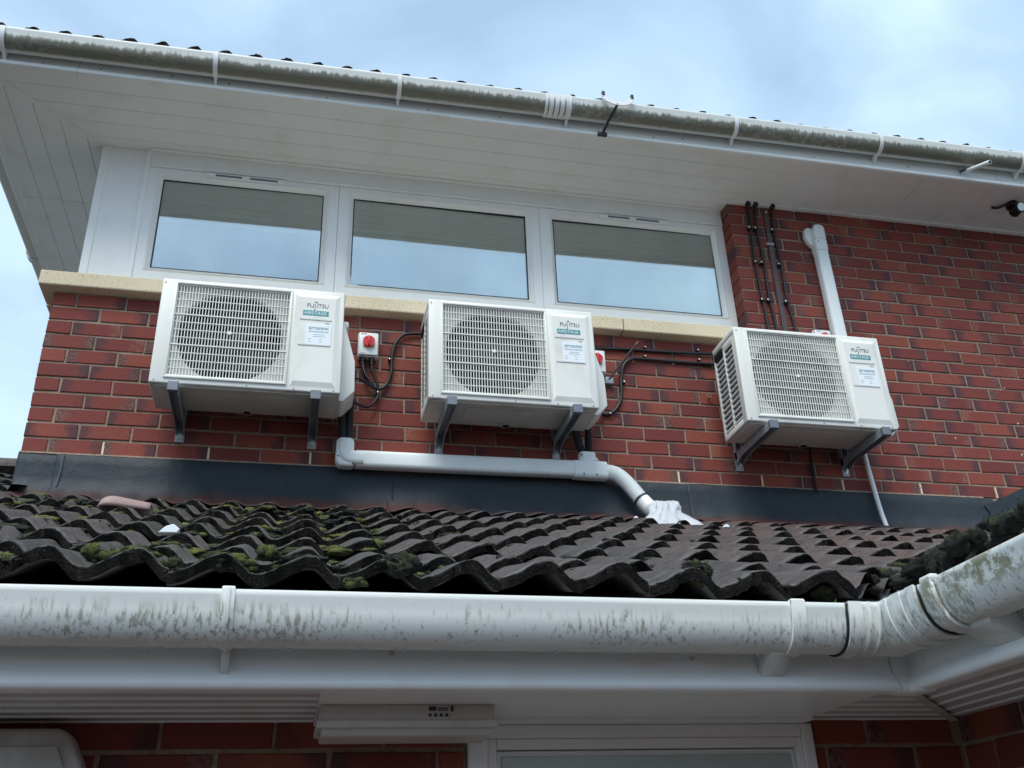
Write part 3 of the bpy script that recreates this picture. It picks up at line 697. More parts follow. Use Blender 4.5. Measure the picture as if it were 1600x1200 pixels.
# ------------------------------------------------------------------ lower extension: roof, gutter, fascia, soffit, wall, door
X = thing('brick_extension', (1.5, -1.2, GZ), 'single-storey brick extension with mossy dark tiled roof and white eaves', 'building')
xroof = bpy.data.objects.new('roof', None); COL.objects.link(xroof); xroof.parent = X; xroof.location = Vector((1.5, -1.2, -.7)) - wpos(X)
EY, EZ, KICK = -2.4974, -1.2236, .024
VX = 4.90                                                    # valley: x = y + VX
x_first = .784 - .099 - .3 * 7
for row in range(8):
    for i in range(26):
        xt = x_first + .3 * i
        if xt > VX + EY + GAUGE * .92 * (row + 1.6): break
        add_tile(xroof, (0, EY, EZ), 0, xt, row, KICK, cut=((VX - .075, 0, 0), (1, -1, 0)))
for row in range(8, 15):                                     # the roof runs on past the corner of the upper wall
    for i in range(5): add_tile(xroof, (0, EY, EZ), 0, x_first + .3 * i, row, 0, cut=((-.02, 0, 0), (1, 0, 0)))
part('ridge', MB().sweep([(-1.5, 2.06, .70), (-.02, 2.06, .70)], [(math.cos(a) * .12, math.sin(a) * .09) for a in [math.pi * k / 10 for k in range(11)]], up=(0, 0, 1)), 'tile', xroof, 40)
# return wing at the right, rising towards +x
WEX = VX + EY - .0                                           # eave line of the wing
for row in range(8):
    for i in range(-14, 16):
        xl = 2.62 - .099 + .3 * i - .0                        # local x = -y ; crest at xl + .099
        if xl > 4.3 or -xl > EY + GAUGE * .92 * (row + 2.2): continue
        add_tile(xroof, (WEX, 0, EZ), rad(-90), xl, row, KICK * .5, cut=((VX + .075, 0, 0), (-1, 1, 0)))
# felt below the tiles and lead in the valley
tp = math.tan(PITCH)
def zr(y): return EZ - .09 + (y - EY) * tp
dk = MB()
dk.add([(-1.6, EY + .03, zr(EY)), (VX + EY + .03, EY + .03, zr(EY)), (VX, 0, zr(0)), (-1.6, 0, zr(0))], [(0, 1, 2, 3)])
dk.add([(-1.6, 0, zr(0)), (-.02, 0, zr(0)), (-.02, 2.05, zr(2.05)), (-1.6, 2.05, zr(2.05))], [(0, 1, 2, 3)])
dk.add([(WEX + .03, EY, zr(EY)), (WEX + .03, -4.6, zr(EY)), (VX, -4.6, zr(0)), (VX, 0, zr(0))], [(0, 1, 2, 3)])
part('roof_deck', dk, 'felt', xroof)
vl = MB(); hw = .13
a0 = Vector((VX + EY - .02, EY - .02, zr(EY) + .018)); a1 = Vector((VX - .03, -.03, zr(0) + .018))
vl.add([a0, a1, a1 + Vector((-hw, 0, .012)), a0 + Vector((-hw, 0, .012)), a1 + Vector((0, -hw, .012)), a0 + Vector((0, -hw, .012))], [(0, 1, 2, 3), (0, 5, 4, 1)])
part('valley_lead', vl, 'lead_valley', xroof)

# flashing along the foot of the upper wall
fl = bpy.data.objects.new('flashing', None); COL.objects.link(fl); fl.parent = X; fl.location = Vector((2.4, -.05, -.1)) - wpos(X)
def flash_sheet(x0, x1, yo, top=0.):
    mb = MB(); n = max(2, int((x1 - x0) / .0125)); V = []; F = []
    for i in range(n + 1):
        x = x0 + (x1 - x0) * i / n
        bul = .009 * noise.noise(Vector((x * 2.1, yo * 30, 0))) + .005 * noise.noise(Vector((x * 6.3, 3, 0))) - .004; tw = .005 * noise.noise(Vector((x * 4.1, 9, 2)))
        hx = wave(x - x_first)
        def roofz(y, up): return EZ + (y - EY) * tp + up
        pts = [(yo - .001, top + .0025 * noise.noise(Vector((x * 9, 1, 5)))), (yo - .007 + bul * .3, top - .006), (yo - .009 + bul * .6 + tw * .6, -.05), (yo - .010 + bul - tw, -.11), (yo - .016 + bul, -.160)]
        for k, y in enumerate((-.06, -.11, -.16, -.20)):
            pts.append((yo * 0 + y, roofz(y, -.012 + .55 * (hx - .036) + .004)))
        V += [(x, y, z) for y, z in pts]
    m = len(pts)
    for i in range(n):
        for j in range(m - 1): F.append((i * m + j, (i + 1) * m + j, (i + 1) * m + j + 1, i * m + j + 1))
    mb.add(V, F); return mb
def solidify(o, t):
    md = o.modifiers.new('thickness', 'SOLIDIFY'); md.thickness = t; md.offset = -1
cuts = [-.004, .182, 1.62, 3.10, 3.86, 4.80]
for i, (a, b_) in enumerate(zip(cuts[:-1], cuts[1:])):
    o = part('lead_sheet', flash_sheet(a - (.03 if i else 0), b_, -.004 * (i % 2)), 'lead', fl, 60); solidify(o, .003)
part('seam', MB().sweep([(.182, -.016, -.004), (.181, -.019, -.08), (.176, -.024, -.16)], [(math.cos(k) * .004, math.sin(k) * .004) for k in (0, 1.57, 3.14, 4.71)]), 'lead_valley', fl)
# raking flashing of the return wing
t0 = Vector((4.74, -.012, -.048)); slp = Vector((1, 0, tp))
o = part('raking_sheet', MB().prism([(4.735, -.05), (6.1, -.05 + 1.36 * tp), (6.1, -.20 + 1.36 * tp), (4.80, -.185)], 'y', -.022, -.016), 'lead', fl)
o = part('soaker', MB().add([(-.45, -.42, zr(-.42) + .115), (.06, -.16, zr(-.16) + .115), (.06, .05, zr(.05) + .10), (-.45, .05, zr(.05) + .10)], [(0, 1, 2, 3)]), 'lead_valley', fl)
part('mortar_line', MB().sweep([(-.002, -.004, .001), (1.5, -.004, .002), (3, -.004, .001), (4.75, -.004, .002)], [(-.006, -.004), (.004, -.004), (.004, .005), (-.004, .004)], up=(0, 0, 1)), 'mortar', fl)

# gutter, fascia and soffit, running along the eave and returning along the wing
LFY = -2.44; CX = 2.392; CY = -2.50; LZ = -1.2845; SZ = -1.43; FCX = CX + .06
fb = part('fascia', MB().sweep([(-1.6, LFY, 0), (FCX, LFY, 0), (FCX, -4.6, 0)], fascia_prof(-1.255, SZ - .003), up=(0, 0, 1)), 'pvc', X, 40)
part('corner_cover', MB().sweep([(2.408, LFY - .003, 0), (FCX - .003, LFY - .003, 0), (FCX - .003, LFY - .05, 0)], fascia_prof(-1.26, SZ - .006), up=(0, 0, 1)), 'pvc', fb, 40)
part('joint_line', MB().sweep([(2.4058, LFY - .0034, 0), (2.4078, LFY - .0034, 0)], fascia_prof(-1.26, SZ - .0062), up=(0, 0, 1)), 'acbase', fb, 40)
for u, v in ((612, 1020), (1081, 1028)):
    q = at(u, v, 'y', LFY); part('screw_cap', MB().tube([(q.x, LFY + .002, q.z), (q.x, LFY - .0025, q.z)], .0058, 14), 'acbase', fb, 40)
gl = part('gutter', MB().sweep([(-1.6, CY, LZ), (2.268, CY, LZ)], gut_prof(GA, GD), up=(0, 0, 1)).sweep([(CX, -2.675, LZ), (CX, -4.55, LZ + .004)], gut_prof(GA, GD), up=(0, 0, 1)), 'gutlow', X, 45)
ang = part('corner_angle', MB().sweep([(2.262, CY, LZ + .002), (CX, CY, LZ + .002), (CX, -2.685, LZ + .002)], gut_prof(GA + .004, GD + .004, .006), up=(0, 0, 1)), 'gutlow', gl, 45)
for a, b_ in (((2.262, CY), (2.290, CY)), ((2.302, CY), (2.308, CY)), ((2.325, CY), (2.329, CY)), ((CX, -2.585), (CX, -2.592)), ((CX, -2.612), (CX, -2.640)), ((CX, -2.663), (CX, -2.688))):
    part('collar', MB().sweep([(*a, LZ + .004), (*b_, LZ + .004)], strap_prof(GA, GD, .0055, .0045), up=(0, 0, 1)), 'gutlow', ang, 45)
part('seal', MB().sweep([(2.2575, CY, LZ + .001), (2.2615, CY, LZ + .001)], strap_prof(GA, GD, .001, .004), up=(0, 0, 1)), 'black', ang, 45)
part('seal', MB().sweep([(CX, -2.690, LZ + .001), (CX, -2.6935, LZ + .001)], strap_prof(GA, GD, .001, .004), up=(0, 0, 1)), 'black', ang, 45)
def fascia_bracket(x, wd):
    mb = MB().sweep([(x - wd / 2, CY, LZ + .004), (x + wd / 2, CY, LZ + .004)], strap_prof(GA, GD, .0025, .004), up=(0, 0, 1))
    mb.sweep([(x - wd / 7, CY, LZ + .004), (x + wd / 7, CY, LZ + .004)], strap_prof(GA, GD, .006, .004), up=(0, 0, 1))
    mb.rbox(x - wd / 2, x + wd / 2, CY - GA - .006, CY - GA + .006, LZ - .006, LZ + .007, .002)
    mb.rprism([(LFY - .001, LZ - .02), (LFY - .001, -1.412), (LFY - .012, -1.412), (LFY - .040, LZ - .092), (LFY - .05, LZ - .06)], 'x', x - .007, x + .007, .002, 1)
    return mb
part('bracket', fascia_bracket(1.096, .022), 'gutlow', gl, 45)
mb = MB().sweep([(2.142, CY, LZ + .004), (2.170, CY, LZ + .004)], strap_prof(GA, GD, .004, .006), up=(0, 0, 1)).rbox(2.142, 2.170, CY - GA - .009, CY - GA + .006, LZ - .006, LZ + .007, .002)
mb.rprism([(LFY - .001, LZ - .04), (LFY - .001, -1.408), (LFY - .010, -1.408), (CY - .01, LZ - .088), (CY - .01, LZ - .076)], 'x', 2.112, 2.158, .002, 1)
part('bracket', mb, 'gutlow', gl, 45)
mb = MB().sweep([(CX, -2.715, LZ + .004), (CX, -2.745, LZ + .004)], strap_prof(GA, GD, .005, .007), up=(0, 0, 1)).rbox(CX - GA - .010, CX - GA + .006, -2.747, -2.712, LZ - .004, LZ + .009, .002)
mb.rprism([(FCX - .001, LZ - .05), (FCX - .001, -1.402), (FCX - .012, -1.402), (CX - .01, LZ - .090), (CX - .01, LZ - .076)], 'y', -2.80, -2.72, .002, 1)
part('bracket', mb, 'gutlow', gl, 45)
part('bracket', MB().sweep([(CX, -3.6, LZ + .004), (CX, -3.63, LZ + .004)], strap_prof(GA, GD, .005, .007), up=(0, 0, 1)), 'gutlow', gl, 45)
mb = MB(); rnd = random.Random(5)
for k in range(70):
    x = rnd.uniform(.3, 2.2); mb.ball((x, CY + .004 + rnd.uniform(-.006, .006), LZ - GD - .001), rnd.uniform(.0016, .0034), 1, 1, 1.2, 6, 4)
o = part('water_drops', mb, 'bag', gl, 60); o['kind'] = 'stuff'

sofl = bpy.data.objects.new('soffit', None); COL.objects.link(sofl); sofl.parent = X; sofl.location = Vector((1.5, -2.25, SZ)) - wpos(X)
LWY = -2.10; WWX = 2.775; nb = 5; wy = (LWY - LFY) / nb
for i in range(nb):
    ya = LFY + .004 + wy * i; yb = ya + wy - .0015
    def bead(y): return [(y - .004, SZ), (y - .0035, SZ - .0035), (y - .001, SZ - .0045), (y + .0015, SZ - .003), (y + .002, SZ)]
    m1 = FCX + (ya - LFY); m2 = FCX + (yb - LFY)
    part('soffit_board', MB().prism([(-1.6, ya), (1.262, ya), (1.262, yb), (-1.6, yb)], 'z', SZ, SZ + .008), 'soffit_shaded', sofl)
    part('soffit_board', MB().prism([(2.372, ya), (m1 - .002, ya), (m2 - .002, yb), (2.372, yb)], 'z', SZ, SZ + .008), 'soffit_shaded', sofl)
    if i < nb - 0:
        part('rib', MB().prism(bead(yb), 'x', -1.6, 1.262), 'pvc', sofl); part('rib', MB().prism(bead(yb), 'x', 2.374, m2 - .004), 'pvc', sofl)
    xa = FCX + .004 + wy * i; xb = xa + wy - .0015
    part('soffit_board', MB().prism([(xa, LFY + (xa - FCX) - .002), (xb, LFY + (xb - FCX) - .002), (xb, -4.6), (xa, -4.6)], 'z', SZ, SZ + .008), 'soffit_shaded', sofl)
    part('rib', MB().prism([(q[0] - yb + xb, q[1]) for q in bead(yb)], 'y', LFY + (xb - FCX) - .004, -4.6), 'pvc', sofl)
part('plain_board', MB().rbox(1.2625, 2.3715, LFY + .002, LWY - .055, SZ - .004, SZ + .006, .0015).rbox(1.2625, 2.3715, LWY - .056, LWY + .02, SZ - .012, SZ + .006, .002), 'pvc', sofl)
part('mitre_strip', mitre_strip(FCX + .004, LFY + .004, WWX + .01, LWY + .015, SZ - .0042, .02), 'soffit_shaded', sofl)
part('backing_sheet', MB().box(-1.6, WWX + .05, LFY + .01, LWY + .03, SZ + .009, SZ + .015).box(FCX + .01, WWX + .05, -4.6, LFY + .02, SZ + .009, SZ + .015), 'felt', sofl)

# brick wall below the eaves
lw = part('wall', MB().box(-1.6, 1.585, LWY + .005, LWY + .2, -2.10, SZ + .03).box(2.390, WWX + .1, LWY + .005, LWY + .2, -2.10, SZ + .03).box(WWX + .005, WWX + .2, -4.6, LWY + .1, -2.10, SZ + .03), 'mortar', X)
part('lower_wall', MB().box(-1.6, 1.585, LWY + .003, LWY + .2, GZ, -2.10).box(2.390, WWX + .1, LWY + .003, LWY + .2, GZ, -2.10).box(WWX + .003, WWX + .2, -4.6, LWY + .1, GZ, -2.10).box(-1.62, -1.6, LWY, 2.1, GZ, -1.3), 'brickfar', lw)
rest = []
for r_ in range(9):
    z = -1.49 + .075 - .0375 - .075 * r_
    for i in range(-12, 20):
        a = .960 + .225 * i - (.1125 if r_ % 2 else 0); b_ = a + .225
        for lo, hi in ((-1.6, 1.583), (2.392, WWX)):
            a2, b2 = max(a, lo), min(b_, hi)
            if b2 - a2 < .03: continue
            q = ((a2 + b2) / 2, LWY, z, b2 - a2 - .01, .03, random.randrange(9), 0)
            if r_ < 3 and a2 > .4:
                o = bpy.data.objects.new('brick', brick_mesh(round(q[3] * 250) / 250, .03, q[5])); COL.objects.link(o); o.parent = lw; o.location = Vector(q[:3]) - wpos(lw)
            else: rest.append(q)
    for i in range(0, 12):
        c = LWY - .0 - .1125 - .225 * i + (.1125 if r_ % 2 else 0)
        if c > LWY - .05:
            rest.append((WWX, LWY - .058, z, .100, .03, 3, rad(-90))); continue
        q = (WWX, c, z, .215, .03, random.randrange(9), rad(-90))
        if r_ < 3 and i < 6:
            o = bpy.data.objects.new('brick', brick_mesh(.216, .03, q[5])); COL.objects.link(o); o.parent = lw; o.location = Vector(q[:3]) - wpos(lw); o.rotation_euler = (0, 0, rad(-90))
        else: rest.append(q)
joined_bricks('other_bricks', rest, lw)

# unseen block added behind the viewer to shade the lower wall
part('added_shade_block', MB().box(-7, 2.6, -10.2, -7.4, GZ, -1.2).prism([(-10.5, -1.25), (-7.1, -1.25), (-8.8, -.6)], 'x', -7.2, 2.6), 'brickfar', X)

# door
dr = bpy.data.objects.new('door', None); COL.objects.link(dr); dr.parent = X; dr.location = Vector((2, LWY, GZ)) - wpos(X)
part('frame', MB().rbox(1.587, 1.630, LWY - .012, LWY + .06, GZ, SZ - .012, .003).rbox(2.362, 2.389, LWY - .012, LWY + .06, GZ, SZ - .012, .003).rbox(1.6305, 2.3615, LWY - .010, LWY + .06, -1.470, SZ - .0125, .003)
     .rbox(1.6305, 1.650, LWY - .004, LWY + .06, GZ, -1.4705, .002).rbox(2.348, 2.3615, LWY - .004, LWY + .06, GZ, -1.4705, .002).rbox(1.6505, 2.3475, LWY - .004, LWY + .06, -1.492, -1.4705, .002), 'pvc', dr)
part('leaf', MB().rbox(1.6505, 2.3475, LWY + .012, LWY + .055, GZ + .02, -1.4935, .003), 'pvc', dr)
part('pane', MB().rbox(1.662, 2.336, LWY + .006, LWY + .02, GZ + .9, -1.505, .002), 'frosted', dr)
part('gap', MB().box(1.648, 2.35, LWY + .03, LWY + .05, -1.51, -1.488), 'dark', dr)
part('handle', MB().rbox(2.28, 2.315, LWY - .012, LWY + .01, -2.45, -2.2, .004).rbox(2.18, 2.31, LWY - .055, LWY - .035, -2.32, -2.295, .006).rbox(2.285, 2.31, LWY - .05, LWY - .005, -2.32, -2.295, .004), 'galv', dr)

# ------------------------------------------------------------------ air conditioner outdoor units (local coords: x 0..W, y 0 front..D, z 0..H)
W_, H_, D_ = .799, .52, .27
def ac_unit(loc, label):
    o0 = Vector(loc); R = thing('air_conditioner', loc, label, 'air conditioner', 'air conditioner outdoor units on the brick wall')
    def P(name, mb, m, parent=None, smooth=None):
        me = mesh(name, mb, (0, 0, 0), smooth); ob = link(name, me, m, parent or R); return ob
    gx0, gx1, gz0, gz1 = .060, .562, .030, .500
    cx, cz, cr_ = .308, .262, .228
    # casing: rounded front with an opening behind the grille
    c = MB(); b = .012
    def ringpt(n, r):
        return [(cx + math.cos(2 * math.pi * k / n) * r, cz + math.sin(2 * math.pi * k / n) * r) for k in range(n)]
    # front frame as four bevelled strips round the grille recess
    c.rbox(0, gx0 + .001, 0, .03, 0, H_, .006, 3).rbox(gx1 - .001, W_, 0, .03, 0, H_, .006, 3)
    c.rbox(.004, W_ - .004, .0006, .03, gz1, H_, .006, 3).rbox(.004, W_ - .004, .0006, .03, 0, gz0, .006, 3)
    body = P('casing', c, 'ac', None, 35)
    P('top_panel', MB().rbox(-.003, W_ + .003, .006, D_, H_ - .030, H_ + .004, .009, 3), 'ac', body, 35)
    P('side_panel', MB().rbox(W_ - .016, W_ - .001, .022, D_, .004, H_ - .031, .003), 'ac', body, 35)
    P('rear_panel', MB().box(.016, W_ - .016, D_ - .012, D_ - .002, .01, H_ - .03), 'coil', body)
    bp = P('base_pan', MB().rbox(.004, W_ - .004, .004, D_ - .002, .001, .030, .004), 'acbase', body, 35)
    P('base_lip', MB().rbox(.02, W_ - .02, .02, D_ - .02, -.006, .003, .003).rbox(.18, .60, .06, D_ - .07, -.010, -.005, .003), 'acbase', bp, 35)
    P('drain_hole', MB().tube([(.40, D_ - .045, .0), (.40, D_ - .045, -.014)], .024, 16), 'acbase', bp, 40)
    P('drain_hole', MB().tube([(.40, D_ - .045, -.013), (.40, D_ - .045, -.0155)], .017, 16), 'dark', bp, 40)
    # orifice plate with a round opening
    n = 48; ring = ringpt(n, cr_); V = []; F = []
    sq = []
    for k in range(n):
        a = 2 * math.pi * k / n; dx, dz = math.cos(a), math.sin(a)
        lx = (gx1 + .003 - cx) / dx if dx > 1e-6 else ((gx0 - .003 - cx) / dx if dx < -1e-6 else 9)
        lz = (gz1 + .003 - cz) / dz if dz > 1e-6 else ((gz0 - .003 - cz) / dz if dz < -1e-6 else 9)
        t = min(lx, lz); sq.append((cx + dx * t, cz + dz * t))
    for k in range(n):
        V += [(sq[k][0], .026, sq[k][1]), (ring[k][0], .030, ring[k][1]), (cx + (ring[k][0] - cx) * .98, .048, cz + (ring[k][1] - cz) * .98)]
    for k in range(n):
        k2 = (k + 1) % n; F += [(3 * k, 3 * k2, 3 * k2 + 1, 3 * k + 1), (3 * k + 1, 3 * k2 + 1, 3 * k2 + 2, 3 * k + 2)]
    P('fan_shroud', MB().add(V, F), 'ac', body, 35)
    P('cavity', MB().box(.026, .030, .08, .20, .03, H_ - .03).box(.03, W_ * .72, .08, .20, .031, .034).box(.03, W_ * .72, .08, .20, H_ - .034, H_ - .031).box(.02, W_ * .72, .20, .203, .03, H_ - .03).box(W_ * .72, W_ * .725, .03, .20, .03, H_ - .03), 'dark', body)
    # fan
    fn = P('fan', MB().tube([(cx, .085, cz), (cx, .135, cz)], .05, 20), 'fan', None, 40)
    for k in range(3):
        a0 = 2 * math.pi * k / 3 + .4; V = []; F = []
        for i in range(7):
            for j in range(4):
                a = a0 + 1.55 * i / 6 + .25 * j / 3; r = .045 + .170 * j / 3; V.append((cx + math.cos(a) * r, .09 + .05 * i / 6, cz + math.sin(a) * r))
        for i in range(6):
            for j in range(3): q = i * 4 + j; F.append((q, q + 1, q + 5, q + 4))
        P('blade', MB().add(V, F), 'fan', fn, 60)
    # grille
    gm = MB(); nv, nh = 38, 12
    for i in range(nv + 1):
        x = gx0 + .008 + (gx1 - gx0 - .016) * i / nv
        gm.box(x - .0018, x + .0018, .0015, .007, gz0 + .004, gz1 - .004)
    for j in range(nh + 1):
        z = gz0 + .008 + (gz1 - gz0 - .016) * j / nh; th = .0025 if j % 4 == 0 else .0016
        gm.box(gx0 + .004, gx1 - .004, -.0015 if j % 4 == 0 else .0006, .0085, z - th, z + th)
    gr = P('grille', gm, 'ac', None)
    gf = MB()
    for (a, b2, c2, d2) in ((gx0 - .004, gx1 + .004, gz0 - .006, gz0 + .006), (gx0 - .004, gx1 + .004, gz1 - .005, gz1 + .005), (gx0 - .004, gx0 + .006, gz0, gz1), (gx1 - .006, gx1 + .004, gz0, gz1)):
        gf.rbox(a, b2, -.008, .006, c2, d2, .002)
    P('grille_frame', gf, 'ac', gr, 35)
    P('badge', MB().tube([(cx, .002, cz), (cx, -.003, cz)], .009, 12), 'ac', gr, 40)
    # right-hand front panel: raised field with sloping edges and two groove lines
    px0, px1, pz0, pz1 = .580, W_ - .020, .022, .497; e_ = .020
    V = [(px0, 0, pz0), (px1, 0, pz0), (px1, 0, pz1), (px0, 0, pz1), (px0 + .012, .007, pz0 + e_ + .004), (px1 - e_, .007, pz0 + e_ + .004), (px1 - e_, .007, pz1 - e_), (px0 + .012, .007, pz1 - e_)]
    V = [(x, -y, z) for x, y, z in V]
    fp = P('front_panel', MB().add(V, [(0, 1, 5, 4), (1, 2, 6, 5), (2, 3, 7, 6), (3, 0, 4, 7), (4, 5, 6, 7)]), 'ac', body)
    fy = -.0070
    for z in (.362, .230):
        P('groove', MB().rbox(px0 + .022, px1 - .034, fy - .0028, fy + .001, z - .0045, z - .001, .001), 'ac', fp)
        P('groove_shadow_gap', MB().box(px0 + .022, px1 - .034, fy - .0006, fy + .001, z - .001, z + .002), 'greyprint', fp)
    # lettering
    ls = .0285; x0 = px0 + .050
    word = join(text_mb('FU', ls, (x0, fy - .0006, .424), 1.), text_mb('J', ls * 1.30, (x0 + .0345, fy - .0006, .4165), .66), text_mb('ITSU', ls, (x0 + .0455, fy - .0006, .424), .92))
    loop = MB()
    for s_ in (-1, 1): loop.sweep([(x0 + .0425 + s_ * .0030 + math.cos(2 * math.pi * k / 12) * .0034, fy - .0006, .4515 + math.sin(2 * math.pi * k / 12) * .0034) for k in range(13)], [(math.cos(k) * .0008, math.sin(k) * .0008) for k in (0, 2.1, 4.2)])
    wd = P('maker_lettering', join(word, loop), 'navy', fp)
    bd = P('series_badge', MB().box(px0 + .036, px0 + .150, fy - .0008, fy + .0004, .381, .407), 'teal', fp)
    P('series_lettering', text_mb('AIRSTAGE', .0225, (px0 + .0405, fy - .0012, .3862), 1.0), 'white', bd)
    P('refrigerant_mark', text_mb('R32', .012, (px1 - .064, fy - .0006, .340), 1.1), 'greyprint', fp)
    st = P('sticker', MB().box(px1 - .144, px1 - .034, fy - .0034, fy + .0004, .229, .335), 'paper', fp)
    sx0 = px1 - .144; K = .84
    P('sticker_lettering', text_mb('air', .026, (sx0 + .011, fy - .0040, .308), .95), 'greenprint', st)
    P('sticker_lettering', text_mb('control', .025, (sx0 + .038, fy - .0040, .308), .80), 'teal', st)
    ln = MB()
    for (a, b2, z, t_) in ((.012, .118, .296, .0012), (.012, .118, .291, .0005), (.04, .095, .277, .0012), (.036, .1, .266, .0012), (.012, .028, .250, .0014), (.07, .084, .250, .0014), (.012, .028, .235, .0014), (.07, .084, .235, .0014)):
        ln.box(sx0 + a * K, sx0 + b2 * K, fy - .0038, fy - .0030, .309 + (z - .309) * .86 - t_, .309 + (z - .309) * .86 + t_)
    P('sticker_print', ln, 'greyprint', st)
    # left side: coil guard
    P('coil', MB().box(.020, .024, .05, D_ - .005, .035, H_ - .035), 'coil', body)
    cg = MB(); ys = [.040, .150, D_ - .006]
    cg.rbox(0, .016, .012, .048, .004, H_ - .031, .003).rbox(0, .012, D_ - .018, D_, .004, H_ - .031, .002).rbox(0, .012, .142, .156, .02, H_ - .04, .002)
    cg.rbox(0, .012, .04, D_, .004, .032, .002).rbox(0, .012, .04, D_, H_ - .06, H_ - .031, .002)
    for k in range(15):
        z = .045 + (H_ - .11) * k / 14; cg.box(.001, .009, .045, D_ - .01, z - .0028, z + .0028)
    P('coil_guard', cg, 'ac', body, 35)
    P('handle_recess', MB().rbox(-.004, .02, .15, D_ - .01, H_ - .075, H_ - .034, .006), 'black', body, 35)
    # right side: valve cover
    vc = P('valve_cover', MB().rprism([(W_ - .004, .395), (W_ + .014, .385), (W_ + .062, .205), (W_ + .066, .055), (W_ + .016, .0), (W_ - .004, .0)], 'y', .075, .245, .006, 2), 'ac', body, 35)
    P('grip', MB().rbox(W_ - .004, W_ + .028, .10, .22, .392, .428, .008, 3), 'ac', vc, 35)
    sc = [(.02, .012), (.40, .0115), (W_ - .03, .012), (W_ - .2, .011), (.012, H_ - .02)]
    for x, z in sc: P('screw', MB().tube([(x, .001, z), (x, -.0022, z)], .0038, 8), 'galv', body, 40)
    return R
U1 = ac_unit((.544, -.381, .192), 'off-white outdoor air conditioner mounted closest to the wall corner under the white corner panel')
U2 = copy_tree(U1); U2.location = (1.732, -.372, .205)
U2['label'] = 'off-white outdoor air conditioner mounted between two others, directly above the white pipe tee'
U3 = copy_tree(U1); U3.location = (3.265, -.378, .188)
U3['label'] = 'off-white outdoor air conditioner below the vertical black cables and the white vertical duct'

# ------------------------------------------------------------------ wall brackets
def bracket(x, zt, label):
    R = thing('wall_bracket', (x, -.2, .07), label, 'bracket', 'steel brackets under the air conditioners')
    ft = part('foot', MB().rbox(x - .020, x + .020, -.008, -.0015, .083, .5, .0015).rbox(x - .020, x - .016, -.034, -.008, .12, .5, .001).rbox(x + .016, x + .020, -.034, -.008, .12, .5, .001), 'galv', R)
    part('bolt', MB().tube([(x, -.008, .112), (x, -.018, .112)], .0095, 6).tube([(x, -.018, .112), (x, -.026, .112)], .0055, 8), 'bolt', ft)
    part('washer', MB().tube([(x, -.0075, .112), (x, -.0098, .112)], .015, 14), 'bolt', ft)
    part('arm', MB().prism([(x - .020, zt), (x + .020, zt), (x + .020, zt - .040), (x + .0165, zt - .040), (x + .0165, zt - .004), (x - .0165, zt - .004), (x - .0165, zt - .040), (x - .020, zt - .040)], 'y', -.405, -.008), 'galv', R)
    part('gusset', MB().prism([(-.02, zt - .06), (-.02, zt - .02), (-.10, zt - .038)], 'x', x - .0195, x - .017).prism([(-.02, zt - .06), (-.02, zt - .02), (-.10, zt - .038)], 'x', x + .017, x + .0195), 'galv', R)
    part('end_cap', MB().rbox(x - .022, x + .022, -.425, -.400, zt - .042, zt + .002, .003), 'steelcap', R)
    part('rubber_mount', MB().rbox(x - .016, x + .016, -.34, -.29, zt + .0005, zt + .007, .003).rbox(x - .016, x + .016, -.17, -.12, zt + .0005, zt + .007, .003), 'black', R)
for x, zt, lb in ((.651, .180, 'galvanised arm under the corner-side air conditioner, on its coil guard side'), (1.238, .180, 'galvanised arm under the corner-side air conditioner, beside the black insulated pipes'),
                  (1.832, .193, 'galvanised arm under the middle air conditioner, above the straight white pipe run'), (2.411, .193, 'galvanised arm under the middle air conditioner, beside the white pipe tee'),
                  (3.374, .176, 'galvanised arm under the duct-side air conditioner, on its coil guard side'), (3.967, .176, 'galvanised arm under the duct-side air conditioner, beside the thin white drain pipe')):
    bracket(x, zt, lb)

# ------------------------------------------------------------------ isolator switches
def isolator(x, z, label):
    R = thing('isolator_switch', (x + .05, -.03, z - .05), label, 'switch', 'rotary isolator switches')
    bx = part('box', MB().rbox(x, x + .100, -.045, -.002, z, z + .132, .006, 3).rbox(x + .003, x + .097, -.058, -.044, z + .004, z + .128, .005, 3), 'trunk', R, 35)
    part('knob_plate', MB().rbox(x + .024, x + .078, -.0605, -.0575, z + .044, z + .100, .001), 'yellow', bx)
    kn = part('knob', MB().tube([(x + .051, -.060, z + .074), (x + .051, -.074, z + .074)], .029, 24), 'red', R, 40)
    part('grip', MB().rbox(x + .0455, x + .0565, -.086, -.072, z + .049, z + .099, .003), 'red', kn, 35)
    part('print', MB().box(x + .012, x + .04, -.0588, -.0578, z + .117, z + .122).box(x + .012, x + .036, -.0588, -.0578, z + .012, z + .015), 'greyprint', bx)
    for gx in (.026, .070): part('cable_gland', MB().tube([(x + gx, -.028, z + .002), (x + gx, -.028, z - .018)], .0145, 10).tube([(x + gx, -.028, z - .018), (x + gx, -.028, z - .034)], .011, 10), 'black', R, 40)
isolator(1.429, .570, 'grey isolator box with red knob beside the corner-side air conditioner')
isolator(2.592, .568, 'grey isolator box with red knob half hidden behind the middle air conditioner')
isolator(3.918, .806, 'grey isolator box peeping over the top of the duct-side air conditioner')

